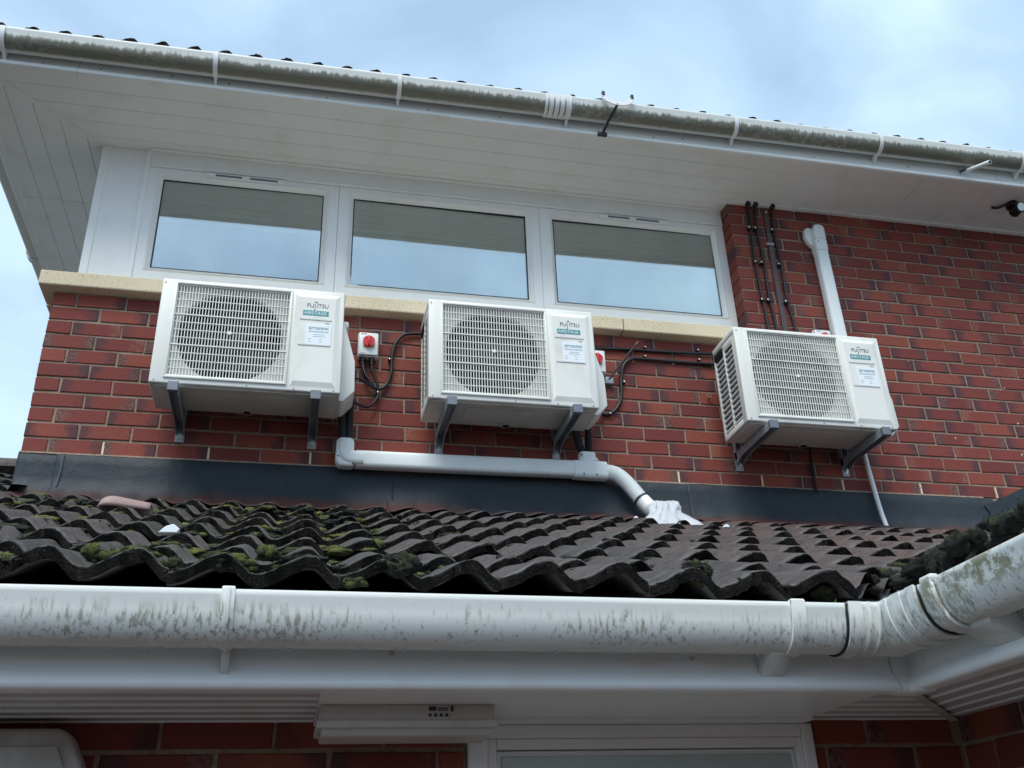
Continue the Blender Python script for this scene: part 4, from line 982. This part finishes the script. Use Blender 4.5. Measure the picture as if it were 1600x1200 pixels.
# ------------------------------------------------------------------ cables
def cable(name, pts, r, label, cat='cable', group=None, m='black', n=8, seg=8):
    return solo(name, MB().tube(curve(pts, n), r, seg), m, label, cat, group, 60)
CG = 'black cables on the brick wall'
cable('black_cable', [(1.80, -.02, .737), (1.735, -.018, .737), (1.658, -.018, .724), (1.612, -.018, .665), (1.598, -.018, .585), (1.597, -.018, .512), (1.576, -.018, .440), (1.539, -.022, .409), (1.487, -.028, .433), (1.462, -.03, .50), (1.456, -.03, .54)], .0085, 'thick black cable looping from the isolator box up to the middle air conditioner', group=CG)
cable('black_cable', [(1.499, -.03, .54), (1.505, -.03, .50), (1.528, -.028, .44), (1.534, -.025, .367), (1.490, -.05, .298), (1.43, -.08, .296), (1.37, -.12, .325)], .0068, 'thin black cable curling from the isolator box under the corner-side air conditioner', group=CG)
cable('black_cable', [(1.455, -.03, .54), (1.47, -.045, .47), (1.52, -.05, .405), (1.50, -.06, .40), (1.44, -.09, .42), (1.40, -.13, .40)], .005, 'thinnest black cable tucked behind the isolator box loop', group=CG)
cable('black_cable', [(2.60, -.014, .735), (2.707, -.012, .737), (2.86, -.012, .742), (3.05, -.012, .744), (3.31, -.012, .752), (3.42, -.013, .753)], .0085, 'straight black cable running just below the stone sill', group=CG)
cable('black_cable', [(3.42, -.013, .689), (3.30, -.012, .689), (3.05, -.012, .689), (2.90, -.012, .690), (2.845, -.012, .682), (2.804, -.012, .645), (2.782, -.012, .568), (2.772, -.012, .457), (2.745, -.012, .395), (2.71, -.012, .362), (2.66, -.02, .349), (2.58, -.10, .34)], .0095, 'black cable bending down from below the sill to the middle air conditioner', group=CG)
R = thing('cable_stub', (2.71, -.02, .52), 'stiff black cable stub poking out of a small grey box', 'cable')
part('junction_box', MB().rbox(2.690, 2.735, -.025, -.002, .525, .563, .003), 'galv', R, 35)
part('stub', MB().tube([(2.708, -.02, .545), (2.79, -.05, .652), (2.862, -.06, .745)], .0055, 8), 'black', R, 60)
part('copper_tip', MB().tube([(2.862, -.06, .745), (2.876, -.062, .764)], .003, 6), 'clay', R, 60)
def clip(x, z, label, y=-.016):
    R = thing('cable_clip', (x, y, z), label, 'clip', 'cable clips with bright screw heads')
    part('saddle', MB().rbox(x - .007, x + .007, y - .008, y + .014, z - .006, z + .006, .002), 'black', R, 35)
    part('screw_head', MB().ball((x, y - .010, z), .0058, 1, .6, 1, 10, 6), 'bolt', R, 60)
for u, v, lb in ((1355, 300, 'bright clip screw just below the sill, above the straight cable, closer to the cable stub'), (1355, 338, 'bright clip screw above the bending cable, next to the cable stub'), (1575, 312, 'bright clip screw above the straight cable, close to the duct-side air conditioner'),
                 (1580, 352, 'bright clip screw above the bending cable, close to the duct-side air conditioner'), (1268, 445, 'bright clip screw on the vertical part of the bending cable'), (1210, 577, 'bright clip screw at the lowest bend of the cable')):
    q = at(500 + u / 2.6667, 430 + v / 2.6667, 'y', -.02); clip(q.x, q.z, lb, -.014)
for u, v, lb in ((290, 352, 'bright clip screw on the thick looping cable beside the isolator box'), (240, 490, 'bright clip screw where the looping cables meet below the isolator box')):
    q = at(500 + u / 2.6667, 430 + v / 2.6667, 'y', -.02); clip(q.x, q.z, lb, -.018)

VG = 'black vertical cables beside the window'
vx = [[(3.674, 1.79), (3.668, 1.62), (3.658, 1.40), (3.662, 1.163), (3.668, .946), (3.67, .55)], [(3.722, 1.79), (3.705, 1.62), (3.712, 1.40), (3.708, 1.134), (3.718, .943), (3.72, .55)], [(3.830, 1.79), (3.812, 1.62), (3.819, 1.40), (3.816, 1.127), (3.831, .949), (3.835, .55)]]
vl_ = ['vertical black cable closest to the window reveal', 'vertical black cable between the reveal-side cable and the brown strip', 'vertical black cable on the duct side of the brown strip']
for k in range(3):
    R = thing('vertical_cable', (vx[k][0][0], -.014, .55), vl_[k], 'cable', VG)
    part('cable', MB().tube(curve([(x, -.014, z) for x, z in vx[k]], 6), .0088, 8), 'black', R, 60)
    part('seal_boot', MB().ball((vx[k][0][0], -.02, 1.792), .018, 1, 1, .9, 10, 6), 'rubber', R, 60)
    for z in (1.615, 1.375, 1.122):
        x = [q[0] for q in vx[k]][1] - .012
        sd_ = part('saddle', MB().rbox(x - .008, x + .014, -.030, -.002, z - .007, z + .007, .002), 'black', R, 35)
        part('screw_head', MB().ball((x - .006, -.032, z), .0068, 1, .6, 1, 10, 6), 'bolt', sd_, 60)
R = thing('brown_strip', (3.765, -.01, .55), 'flat brown cable strip among the vertical black cables', 'strip')
part('strip', MB().rprism([(3.772, 1.77), (3.800, 1.77), (3.792, 1.3), (3.790, .55), (3.756, .55), (3.760, 1.3)], 'y', -.010, -.001, .0015, 1), 'brownstrip', R)
part('band', MB().rbox(3.752, 3.800, -.014, -.001, 1.515, 1.53, .002), 'galv', R)
part('screw_head', MB().ball((3.787, -.014, 1.752), .008, 1, .6, 1, 10, 6), 'bolt', R, 60)
q = at(1107, 620, 'y', -.01)
R = thing('eye_bolt', (q.x, -.01, q.z), 'small rusty eye bolt in the bricks beside the duct-side air conditioner', 'bolt')
part('ring', MB().tube([(q.x + math.cos(a) * .011, -.022, q.z + math.sin(a) * .011) for a in [2 * math.pi * k / 14 for k in range(15)]], .0028, 6), 'clay', R, 60)
part('shank', MB().tube([(q.x, .005, q.z - .012), (q.x, -.022, q.z - .011)], .003, 6), 'bolt', R, 60)

# ------------------------------------------------------------------ white duct, trunking, drain pipe
def rr(a, b, r, n=3):
    o = []
    for cx_, cy_, s_ in ((a - r, b - r, 0), (-a + r, b - r, 90), (-a + r, -b + r, 180), (a - r, -b + r, 270)):
        for k in range(n + 1): t = rad(s_ + 90 * k / n); o.append((cx_ + math.cos(t) * r, cy_ + math.sin(t) * r))
    return o
R = thing('white_duct', (4.08, -.03, .6), 'white plastic vertical duct with a hooded wall cap on the bricks', 'duct')
part('duct_run', MB().sweep([(4.084, -.034, .55), (4.080, -.034, 1.0), (4.076, -.034, 1.49)], rr(.0375, .031, .016, 4)), 'trunk', R, 40)
cp_ = part('coupler', MB().sweep([(4.0765, -.034, 1.482), (4.076, -.034, 1.488), (4.076, -.034, 1.552)], rr(.0410, .0345, .017, 4)), 'trunk', R, 40)
part('screw', MB().tube([(4.055, -.068, 1.535), (4.055, -.0705, 1.535)], .004, 8), 'steelcap', cp_)
part('wall_cap', MB().rprism([(4.040, 1.553), (4.114, 1.553), (4.116, 1.645), (4.100, 1.664), (4.062, 1.664), (4.050, 1.652), (4.042, 1.62)], 'y', -.070, -.002, .014, 3), 'trunk', R, 40)
part('flange', MB().rprism([(4.052, 1.535), (4.052, 1.648), (4.026, 1.655), (4.004, 1.64), (3.998, 1.59), (4.012, 1.55), (4.034, 1.52)], 'y', -.034, -.001, .006, 2), 'trunk', R, 40)

R = thing('pipe_trunking', (2, -.05, -.03), 'white plastic pipe trunking along the flashing with a tee and corrugated end', 'trunking')
pr = rr(.031, .041, .018, 4); yt = -.058
part('elbow', MB().sweep(curve([(1.389, yt, .108), (1.389, yt, .060), (1.393, yt, .036), (1.410, yt, .022), (1.436, yt, .019), (1.472, yt, .019)], 4), rr(.0335, .044, .02, 4)), 'trunk', R, 45)
part('elbow_corner', MB().rprism([(1.348, .108), (1.346, .0), (1.362, -.024), (1.43, -.025), (1.43, .05), (1.429, .108)], 'y', yt - .034, yt + .03, .012, 3), 'trunk', R, 40)
for x, z in ((1.352, .02), (1.42, -.012)): part('screw_hole', MB().tube([(x + .006, yt - .033, z), (x + .006, yt - .0352, z)], .004, 8), 'black', R)
part('straight_run', MB().sweep([(1.44, yt, .0195), (1.9, yt, .020), (2.485, yt, .024)], pr, up=(0, 0, 1)), 'trunk', R, 45)
part('tee', MB().sweep([(2.476, yt, .022), (2.482, yt, .022), (2.634, yt, .021), (2.64, yt, .021)], rr(.034, .045, .02, 4), up=(0, 0, 1)), 'trunk', R, 45)
part('tee_neck', MB().sweep([(2.549, yt, .05), (2.549, yt, .085), (2.549, yt, .108)], rr(.040, .033, .018, 4)), 'trunk', R, 45)
part('tee_shoulder', MB().rprism([(2.510, .09), (2.50, .062), (2.61, .062), (2.595, .078), (2.588, .09)], 'y', yt - .031, yt + .03, .010, 2), 'trunk', R, 45)
for x, z in ((2.52, -.008), (2.585, -.010), (2.515, .09)): part('screw_hole', MB().tube([(x, yt - .033, z), (x, yt - .0352, z)], .004, 8), 'black', R)
hose = curve([(2.635, yt, .022), (2.69, yt - .003, .010), (2.735, yt - .010, -.030), (2.768, yt - .022, -.080), (2.795, yt - .04, -.130), (2.82, yt - .07, -.180), (2.845, yt - .11, -.220)], 16)
hs = MB(); nh = len(hose)
for i in range(0, 52):
    pass
rings = hose[:66]
cir = [(math.cos(2 * math.pi * k / 16), math.sin(2 * math.pi * k / 16)) for k in range(16)]
V = []; F = []; side = Vector((0, 1, 0))
for i, c in enumerate(rings):
    t = (rings[min(i + 1, len(rings) - 1)] - rings[max(0, i - 1)]).normalized(); s1 = (side - t * side.dot(t)).normalized(); u1 = t.cross(s1)
    rr_ = .0365 + (.0022 if i % 2 else -.0005)
    V += [c + s1 * (a * rr_ * .85) + u1 * (b * rr_) for a, b in cir]
for i in range(len(rings) - 1):
    for k in range(16): a = i * 16 + k; b2 = i * 16 + (k + 1) % 16; F.append((a, b2, b2 + 16, a + 16))
part('corrugated_hose', MB().add(V, F), 'trunk', R, 25)
part('end_sleeve', MB().sweep(hose[64:], [(a * .034, b * .037) for a, b in cir]), 'trunk', R, 45)
part('cable_tie', MB().sweep(hose[63:66], [(a * .0405, b * .0405) for a, b in cir]), 'black', R, 45)

PG = 'black insulated pipes below the air conditioners'
solo('insulated_pipe', MB().tube(curve([(1.352, -.13, .33), (1.362, -.10, .27), (1.372, -.065, .19), (1.377, yt, .10), (1.38, yt, .06)], 6), .019, 12), 'rubber', 'black foam pipe entering the white elbow, on the side of the air conditioner', 'pipe', PG, 60)
solo('insulated_pipe', MB().tube(curve([(1.400, -.14, .34), (1.402, -.10, .27), (1.403, -.065, .19), (1.404, yt, .10), (1.40, yt, .06)], 6), .017, 12), 'rubber', 'black foam pipe entering the white elbow, on the side of the isolator box', 'pipe', PG, 60)
solo('insulated_pipe', MB().tube(curve([(2.47, -.16, .33), (2.478, -.13, .25), (2.500, -.085, .17), (2.53, yt, .115), (2.538, yt, .07)], 6), .019, 12), 'rubber', 'black foam pipe bending into the white tee, on the bracket side', 'pipe', PG, 60)
solo('insulated_pipe', MB().tube(curve([(2.54, -.16, .34), (2.545, -.13, .25), (2.556, -.085, .17), (2.562, yt, .115), (2.562, yt, .07)], 6), .017, 12), 'rubber', 'black foam pipe dropping into the white tee, away from the bracket', 'pipe', PG, 60)
solo('insulated_pipe', MB().tube(curve([(3.775, -.08, .30), (3.772, -.03, .2), (3.772, -.018, .1), (3.772, -.016, .012), (3.775, -.016, -.02)], 6), .008, 10), 'rubber', 'black pipe in the shade below the duct-side air conditioner', 'pipe', PG, 60)
cable('drain_pipe', [(4.078, -.02, .45), (4.088, -.022, .20), (4.092, -.036, .0), (4.096, -.046, -.12), (4.10, -.062, -.215)], .012, 'thin white drain pipe running down over the flashing to the tiles', 'pipe', None, 'pvc', 6, 10)

# ------------------------------------------------------------------ plastic bag over the hose end
def crumple(c, sx_, sy_, sz_, seed, amp=.35, sub=4):
    bm = bmesh.new(); bmesh.ops.create_icosphere(bm, subdivisions=sub, radius=1)
    for v in bm.verts:
        p_ = v.co.copy(); s_ = Vector((seed * 7.1, seed * 3.3, seed))
        k = 1 + amp * (abs(noise.noise(p_ * 2.1 + s_)) * 1.4 - .35) + amp * .55 * (abs(noise.noise(p_ * 5.3 + s_)) - .25) + amp * .25 * noise.noise(p_ * 12 + s_)
        v.co = Vector((c[0] + p_.x * k * sx_, c[1] + p_.y * k * sy_, c[2] + p_.z * k * sz_))
    bm.verts.index_update(); mb = MB(); mb.add([v.co for v in bm.verts], [[v.index for v in f.verts] for f in bm.faces]); bm.free(); return mb
def on_roof(u, v, up=0.):
    return at_plane(u, v, (0, EY, EZ - .02 + up), (0, -math.sin(PITCH), math.cos(PITCH)))
bc = hose[-1]
R = thing('plastic_bag', (bc.x + .05, bc.y - .05, bc.z - .1), 'crumpled thin white plastic bag tied over the hose end', 'bag')
def gathered(c0, c1, prof, seed, squash=.75, nseg=72):
    """cloth gathered round an axis: prof = (t along axis, radius, ruffle, pull to the right)"""
    c0, c1 = Vector(c0), Vector(c1); V = []; F = []
    for t, r, ru, pull in prof:
        for k in range(nseg):
            a = 2 * math.pi * k / nseg; q = Vector((math.cos(a), math.sin(a), t * 3 + seed))
            rr2 = r * (1 + ru * (.6 * math.sin(9 * a + 5 * t + seed) + .5 * math.sin(5 * a - 3 * t) + .9 * noise.noise(q * 2.6) + .8 * (abs(noise.noise(q * 6.1)) - .2) + .35 * noise.noise(q * 13)))
            c = c0.lerp(c1, t); V.append((c.x + math.cos(a) * rr2 + pull * max(0, math.cos(a)) ** 2, c.y + math.sin(a) * rr2 * squash, c.z + .016 * ru * 3 * noise.noise(q * 3.1) - (.030 * max(0, -math.sin(a)) if t > .7 else 0) * t))
    for i in range(len(prof) - 1):
        for k in range(nseg): x = i * nseg + k; y = i * nseg + (k + 1) % nseg; F.append((x, y, y + nseg, x + nseg))
    F.append(tuple(range(nseg))[::-1]); return MB().add(V, F)
top = at(1040, 786, 'y', bc.y - .03); bot = at(1042, 826, 'y', bc.y - .10)
part('bag_skirt', gathered(top, bot, [(0, .034, .30, 0), (.06, .058, .30, 0), (.2, .070, .22, 0), (.36, .064, .16, 0), (.46, .068, .18, 0), (.6, .088, .22, .01), (.75, .112, .24, .03), (.9, .132, .26, .06), (1., .146, .28, .08), (1.03, .152, .30, .09)], 4.), 'bag', R, 170)
part('bag_wrap', MB().sweep(hose[-14:], [(a * .040 * (1 + .06 * math.sin(9 * i)), b * .042) for i, (a, b) in enumerate(cir)]), 'bag', R, 60)

# ------------------------------------------------------------------ small things on the lower roof
q = on_roof(196, 789, .02)
mb = MB(); V = []; F = []
for i in range(15):
    t = i / 14; x = -.09 + .17 * t; r = .042 * math.sqrt(max(.02, 1 - max(0, (.34 - t) / .34) ** 2)) * (1 - .35 * t)
    for k in range(13):
        a = math.pi * k / 12; V.append((q.x + x, q.y + math.cos(a) * r * 1.2 + .05 * t, q.z - .014 + math.sin(a) * r * 1.25 + .006 * t))
for i in range(14):
    for k in range(12): a = i * 13 + k; F.append((a, a + 1, a + 14, a + 13))
o = solo('clay_piece', mb.add(V, F), 'clay', 'smooth rounded pinkish clay piece lying on the tiles below the flashing', 'clay piece', None, 60); solidify(o, .008)
for (u, v, s_, lb) in ((265, 830, .026, 'pale broken shard lying on mossy tiles'), (993, 809, .012, 'small white scrap lying between hose end and tiles'), (1134, 823, .016, 'white flat scrap on the tiles on the drain pipe side of the bag')):
    q = on_roof(u, v, .012)
    mb = MB().rprism([(q.x - s_, q.z - s_ * .32), (q.x + s_ * .75, q.z - s_ * .30), (q.x + s_, q.z + s_ * .1), (q.x + s_ * .35, q.z + s_ * .62), (q.x - s_ * .4, q.z + s_ * .35)], 'y', q.y - s_ * .5, q.y + s_ * .5, .002, 1)
    solo('white_shard', mb, 'paper', lb, 'shard', 'pale scraps on the roof')
q = at(1303, 940, 'y', CY - .02)
R = thing('weed_sprig', (q.x, CY, LZ - .05), 'little green weed leaf growing out of the gutter', 'weed')
for dx, h in ((.0, .026), (.012, .014)):
    part('leaf', MB().add([(q.x + dx, CY, LZ - .06), (q.x + dx + .008, CY - .004, LZ + h * .3), (q.x + dx + .016, CY - .008, LZ + h), (q.x + dx - .002, CY - .006, LZ + h * .35)], [(0, 1, 2, 3)]), 'leaf', R)

# ------------------------------------------------------------------ things at the upper eaves
R = thing('pipe_clip', (2.7, -.5, 1.78), 'white half-ring pipe clip on a black rod at the upper gutter', 'pipe clip')
part('half_ring', MB().sweep([(2.712 + math.cos(a) * .080, -.560, 1.972 + math.sin(a) * .052) for a in [math.pi + math.pi * k / 14 for k in range(15)]], [(-.012, -.003), (.012, -.003), (.012, .003), (-.012, .003)]), 'white', R)
part('rod', MB().tube([(2.708, -.560, 1.918), (2.668, -.50, 1.845), (2.648, -.440, 1.80)], .007, 8), 'black', R, 60)
part('foot_plate', MB().rbox(2.622, 2.674, -.452, -.434, 1.790, 1.812, .004), 'black', R, 35)
for x in (2.632, 2.792): part('ear', MB().rbox(x - .008, x + .008, -.568, -.552, 1.965, 1.990, .002), 'black', R)
q0 = at(1503, 268, 'y', FY - .005); q1 = at(1547, 253, 'y', FY - .21)
R = thing('overflow_pipe', q0, 'short grey overflow pipe sticking out of the upper fascia', 'pipe')
part('pipe', MB().tube([q0 + Vector((0, .02, 0)), q1], .0125, 14), 'trunk', R, 60)
part('bore', MB().tube([q1 + (q0 - q1).normalized() * .001, q1 - (q0 - q1).normalized() * .0006], .009, 12), 'dark', R)
part('collar', MB().tube([q0 + Vector((0, .01, 0)), q0 + (q1 - q0).normalized() * .05], .0150, 12), 'steelcap', R, 60)
q = at(1580, 318, 'z', SFZ)
R = thing('security_camera', q, 'small black security lamp hanging from the soffit of the upper eaves', 'lamp')
part('mount', MB().tube([q, q + Vector((0, 0, -.03))], .035, 16), 'black', R, 50)
hd = part('head', MB().tube(curve([q + Vector((.02, .02, -.05)), q + Vector((.01, -.02, -.055)), q + Vector((-.0, -.06, -.07))], 4), .032, 14), 'black', R, 50)
part('lens', MB().tube([q + Vector((0, -.0595, -.0698)), q + Vector((0, -.064, -.0715))], .025, 14), 'bolt', hd, 50)
part('cable_tail', MB().tube(curve([q + Vector((-.03, .0, -.01)), q + Vector((-.08, .03, -.02)), q + Vector((-.10, .05, -.006))], 5), .008, 8), 'black', R, 60)

# ------------------------------------------------------------------ things below the lower eaves
R = thing('bulkhead_light', (1.44, -2.24, SZ - .05), 'unlit white emergency bulkhead light under the lower soffit beside the door', 'light')
part('base', MB().rprism([(1.268, SZ - .004), (1.266, SZ - .034), (1.606, SZ - .034), (1.604, SZ - .004)], 'y', -2.318, -2.17, .004, 2), 'acbase', R, 35)
df = part('diffuser', MB().rbox(1.262, 1.612, -2.324, -2.164, SZ - .047, SZ - .032, .005, 3).rprism([(-2.314, SZ - .045), (-2.300, SZ - .060), (-2.19, SZ - .060), (-2.174, SZ - .045)], 'x', 1.272, 1.602, .004, 2), 'acbase', R, 35)
lbx = 1.475
part('rating_label', MB().box(lbx, lbx + .014, -2.3192, -2.3178, SZ - .016, SZ - .008).box(lbx + .017, lbx + .038, -2.3192, -2.3178, SZ - .0125, SZ - .0105).box(lbx + .017, lbx + .036, -2.3192, -2.3178, SZ - .016, SZ - .0145).box(lbx + .043, lbx + .048, -2.3192, -2.3178, SZ - .017, SZ - .007)
     .box(lbx, lbx + .005, -2.3192, -2.3178, SZ - .027, SZ - .021).box(lbx + .010, lbx + .016, -2.3192, -2.3178, SZ - .027, SZ - .021).box(lbx + .021, lbx + .027, -2.3192, -2.3178, SZ - .027, SZ - .021).box(lbx + .032, lbx + .038, -2.3192, -2.3178, SZ - .027, SZ - .021), 'black', R)
R = thing('alarm_box', (.70, LWY - .06, -1.8), 'white alarm bell box on the brick wall under the lower eaves', 'alarm box')
part('case', MB().rprism([(.545, -1.470), (.562, -1.455), (.790, -1.455), (.806, -1.466), (.875, -1.60), (.855, -1.72), (.80, -1.76), (.55, -1.76), (.50, -1.72), (.475, -1.60)], 'y', LWY - .085, LWY - .001, .010, 3), 'acbase', R, 35)
part('cover', MB().rprism([(.560, -1.488), (.790, -1.488), (.842, -1.60), (.83, -1.70), (.79, -1.735), (.56, -1.735), (.52, -1.70), (.508, -1.60)], 'y', LWY - .098, LWY - .080, .006, 2), 'acbase', R, 35)

# ------------------------------------------------------------------ moss
rnd = random.Random(11)
IC = {}
for sub in (2, 3):
    bm0 = bmesh.new(); bmesh.ops.create_icosphere(bm0, subdivisions=sub, radius=1); bm0.verts.index_update()
    IC[sub] = ([v.co.copy() for v in bm0.verts], [[v.index for v in f.verts] for f in bm0.faces]); bm0.free()
MV = []; MF = []; MA = []
rm = roof_matrix((0, EY, EZ), 0) @ Matrix.Rotation(PITCH, 4, 'X')
wm = roof_matrix((WEX, 0, EZ), rad(-90)) @ Matrix.Rotation(PITCH, 4, 'X')
def clump(mat4, x, s_, nrm, r, h, tone, fuzz=90):
    base = mat4 @ Vector((x, s_, nrm)); k0 = len(MV); sd_ = Vector((rnd.uniform(0, 99), rnd.uniform(0, 99), 0)); m3 = mat4.to_3x3()
    ex, ey = r * rnd.uniform(.8, 1.7), r * rnd.uniform(.7, 1.2); IV, IF = IC[3 if r > .014 else 2]; rot_ = Matrix.Rotation(rnd.uniform(-.6, .6), 3, 'Z')
    for p_ in IV:
        k = 1 + .45 * noise.noise(p_ * 1.9 + sd_) + .25 * noise.noise(p_ * 5 + sd_) + .10 * rnd.uniform(-1, 1)
        q_ = base + m3 @ (rot_ @ Vector((p_.x * ex * k, p_.y * ey * k, p_.z * h * k)))
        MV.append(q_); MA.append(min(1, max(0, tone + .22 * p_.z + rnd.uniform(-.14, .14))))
    MF.extend([[i + k0 for i in f] for f in IF])
    nf = int(fuzz * (r / .018) ** 1.4)
    for i in range(nf):                                    # short shoots standing out of the cushion
        p_ = IV[rnd.randrange(len(IV))]
        if p_.z < -.25: continue
        k = 1 + .45 * noise.noise(p_ * 1.9 + sd_) + .25 * noise.noise(p_ * 5 + sd_)
        c_ = base + m3 @ (rot_ @ Vector((p_.x * ex * k, p_.y * ey * k, p_.z * h * k)))
        d_ = (m3 @ (rot_ @ Vector((p_.x / ex, p_.y / ey, p_.z / h)))).normalized() + Vector((rnd.uniform(-.6, .6), rnd.uniform(-.6, .6), rnd.uniform(-.2, .6)))
        d_.normalize(); ln_ = rnd.uniform(.0025, .0062); sd2 = d_.cross(Vector((rnd.uniform(-1, 1), rnd.uniform(-1, 1), rnd.uniform(-1, 1)))).normalized() * rnd.uniform(.0006, .0013)
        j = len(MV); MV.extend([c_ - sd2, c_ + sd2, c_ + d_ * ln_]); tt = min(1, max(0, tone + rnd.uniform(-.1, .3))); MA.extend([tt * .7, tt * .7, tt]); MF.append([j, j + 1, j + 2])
def surf(x, s_, row):
    return wave(x - x_first) - .036 - (s_ - row * GAUGE) * (TH / GAUGE)
cnt = 0
for k in range(8000):
    x = .0 + 4.6 * rnd.random() ** 1.5; row = min(7, int(8 * rnd.random()))
    loc = rnd.random()
    s_ = row * GAUGE + (rnd.uniform(.25, .326) if loc < .62 else (rnd.uniform(.0, .03) if loc < .74 else rnd.uniform(.03, .326)))
    y = EY + s_ * math.cos(PITCH)
    if x > y + VX - .12: continue
    dens = .26 + .9 * noise.noise(Vector((x * 1.7, s_ * 2.3, 4.2))) + (.42 if x < 1.5 else (.16 if x < 2.2 else -.20))
    if rnd.random() > dens * .75: continue
    ph = ((x - x_first) / .15) % 1
    if .30 < ph < .92 and rnd.random() < .72: continue
    big = x < 1.6
    r = (rnd.uniform(.005, .014) if rnd.random() < .7 else rnd.uniform(.013, .028)) if big else rnd.uniform(.004, .012)
    tone = rnd.choice([.02, .08, .15, .25, .4, .55, .68, .8]) if big else rnd.choice([.0, .05, .1, .2, .4])
    clump(rm, x, s_, surf(x, s_, row) + (KICK if row == 0 else 0) * (1 - (s_ - row * GAUGE) / GAUGE), r, r * rnd.uniform(.3, .55), tone); cnt += 1
print('moss clumps', cnt, len(MF))
# clumps hanging at the eave noses
for u, v, r, tn in ((353, 880, .030, .35), (372, 882, .026, .55), (385, 886, .018, .6), (622, 885, .034, .2), (632, 892, .022, .35), (556, 905, .022, .35), (548, 911, .016, .4), (1092, 892, .028, .25), (1104, 900, .022, .45), (1098, 908, .016, .5), (440, 893, .016, .3), (265, 880, .017, .4), (145, 865, .024, .66), (185, 866, .022, .7), (170, 872, .02, .6), (5, 873, .02, .66), (412, 862, .022, .75), (420, 868, .018, .3)):
    q = at_plane(u, v, (0, EY + .012, EZ - .02), (0, -1, .25)); loc = rm.inverted() @ q; 
    for kk in range(4): clump(rm, loc.x + rnd.uniform(-.5, .5) * r, loc.y + rnd.uniform(-.3, .3) * r, loc.z + rnd.uniform(-.35, .35) * r, r * rnd.uniform(.4, .75), r * rnd.uniform(.3, .55), tn + rnd.uniform(-.15, .1))
# thick dark moss on the wing eave and beside the valley
for k in range(46):
    xl = rnd.uniform(2.50, 3.3); s_ = rnd.uniform(-.012, .07); ph = ((xl - (2.62 - .099)) / .15) % 1
    clump(wm, xl, s_, wave(xl - (2.62 - .099)) - .036 + KICK * .5 - .004, rnd.uniform(.014, .034), rnd.uniform(.012, .024), rnd.choice([0, .02, .05, .12]))
for k in range(20):
    t = rnd.uniform(0, .8); xx = VX + EY + t + rnd.uniform(-.16, -.03); yy = EY + t + rnd.uniform(0, .05)
    q = Vector((xx, yy, EZ + (yy - EY) * tp - .03)); loc = rm.inverted() @ q; clump(rm, loc.x, loc.y, loc.z, rnd.uniform(.010, .026), rnd.uniform(.008, .018), rnd.choice([0, .05, .12, .35]))
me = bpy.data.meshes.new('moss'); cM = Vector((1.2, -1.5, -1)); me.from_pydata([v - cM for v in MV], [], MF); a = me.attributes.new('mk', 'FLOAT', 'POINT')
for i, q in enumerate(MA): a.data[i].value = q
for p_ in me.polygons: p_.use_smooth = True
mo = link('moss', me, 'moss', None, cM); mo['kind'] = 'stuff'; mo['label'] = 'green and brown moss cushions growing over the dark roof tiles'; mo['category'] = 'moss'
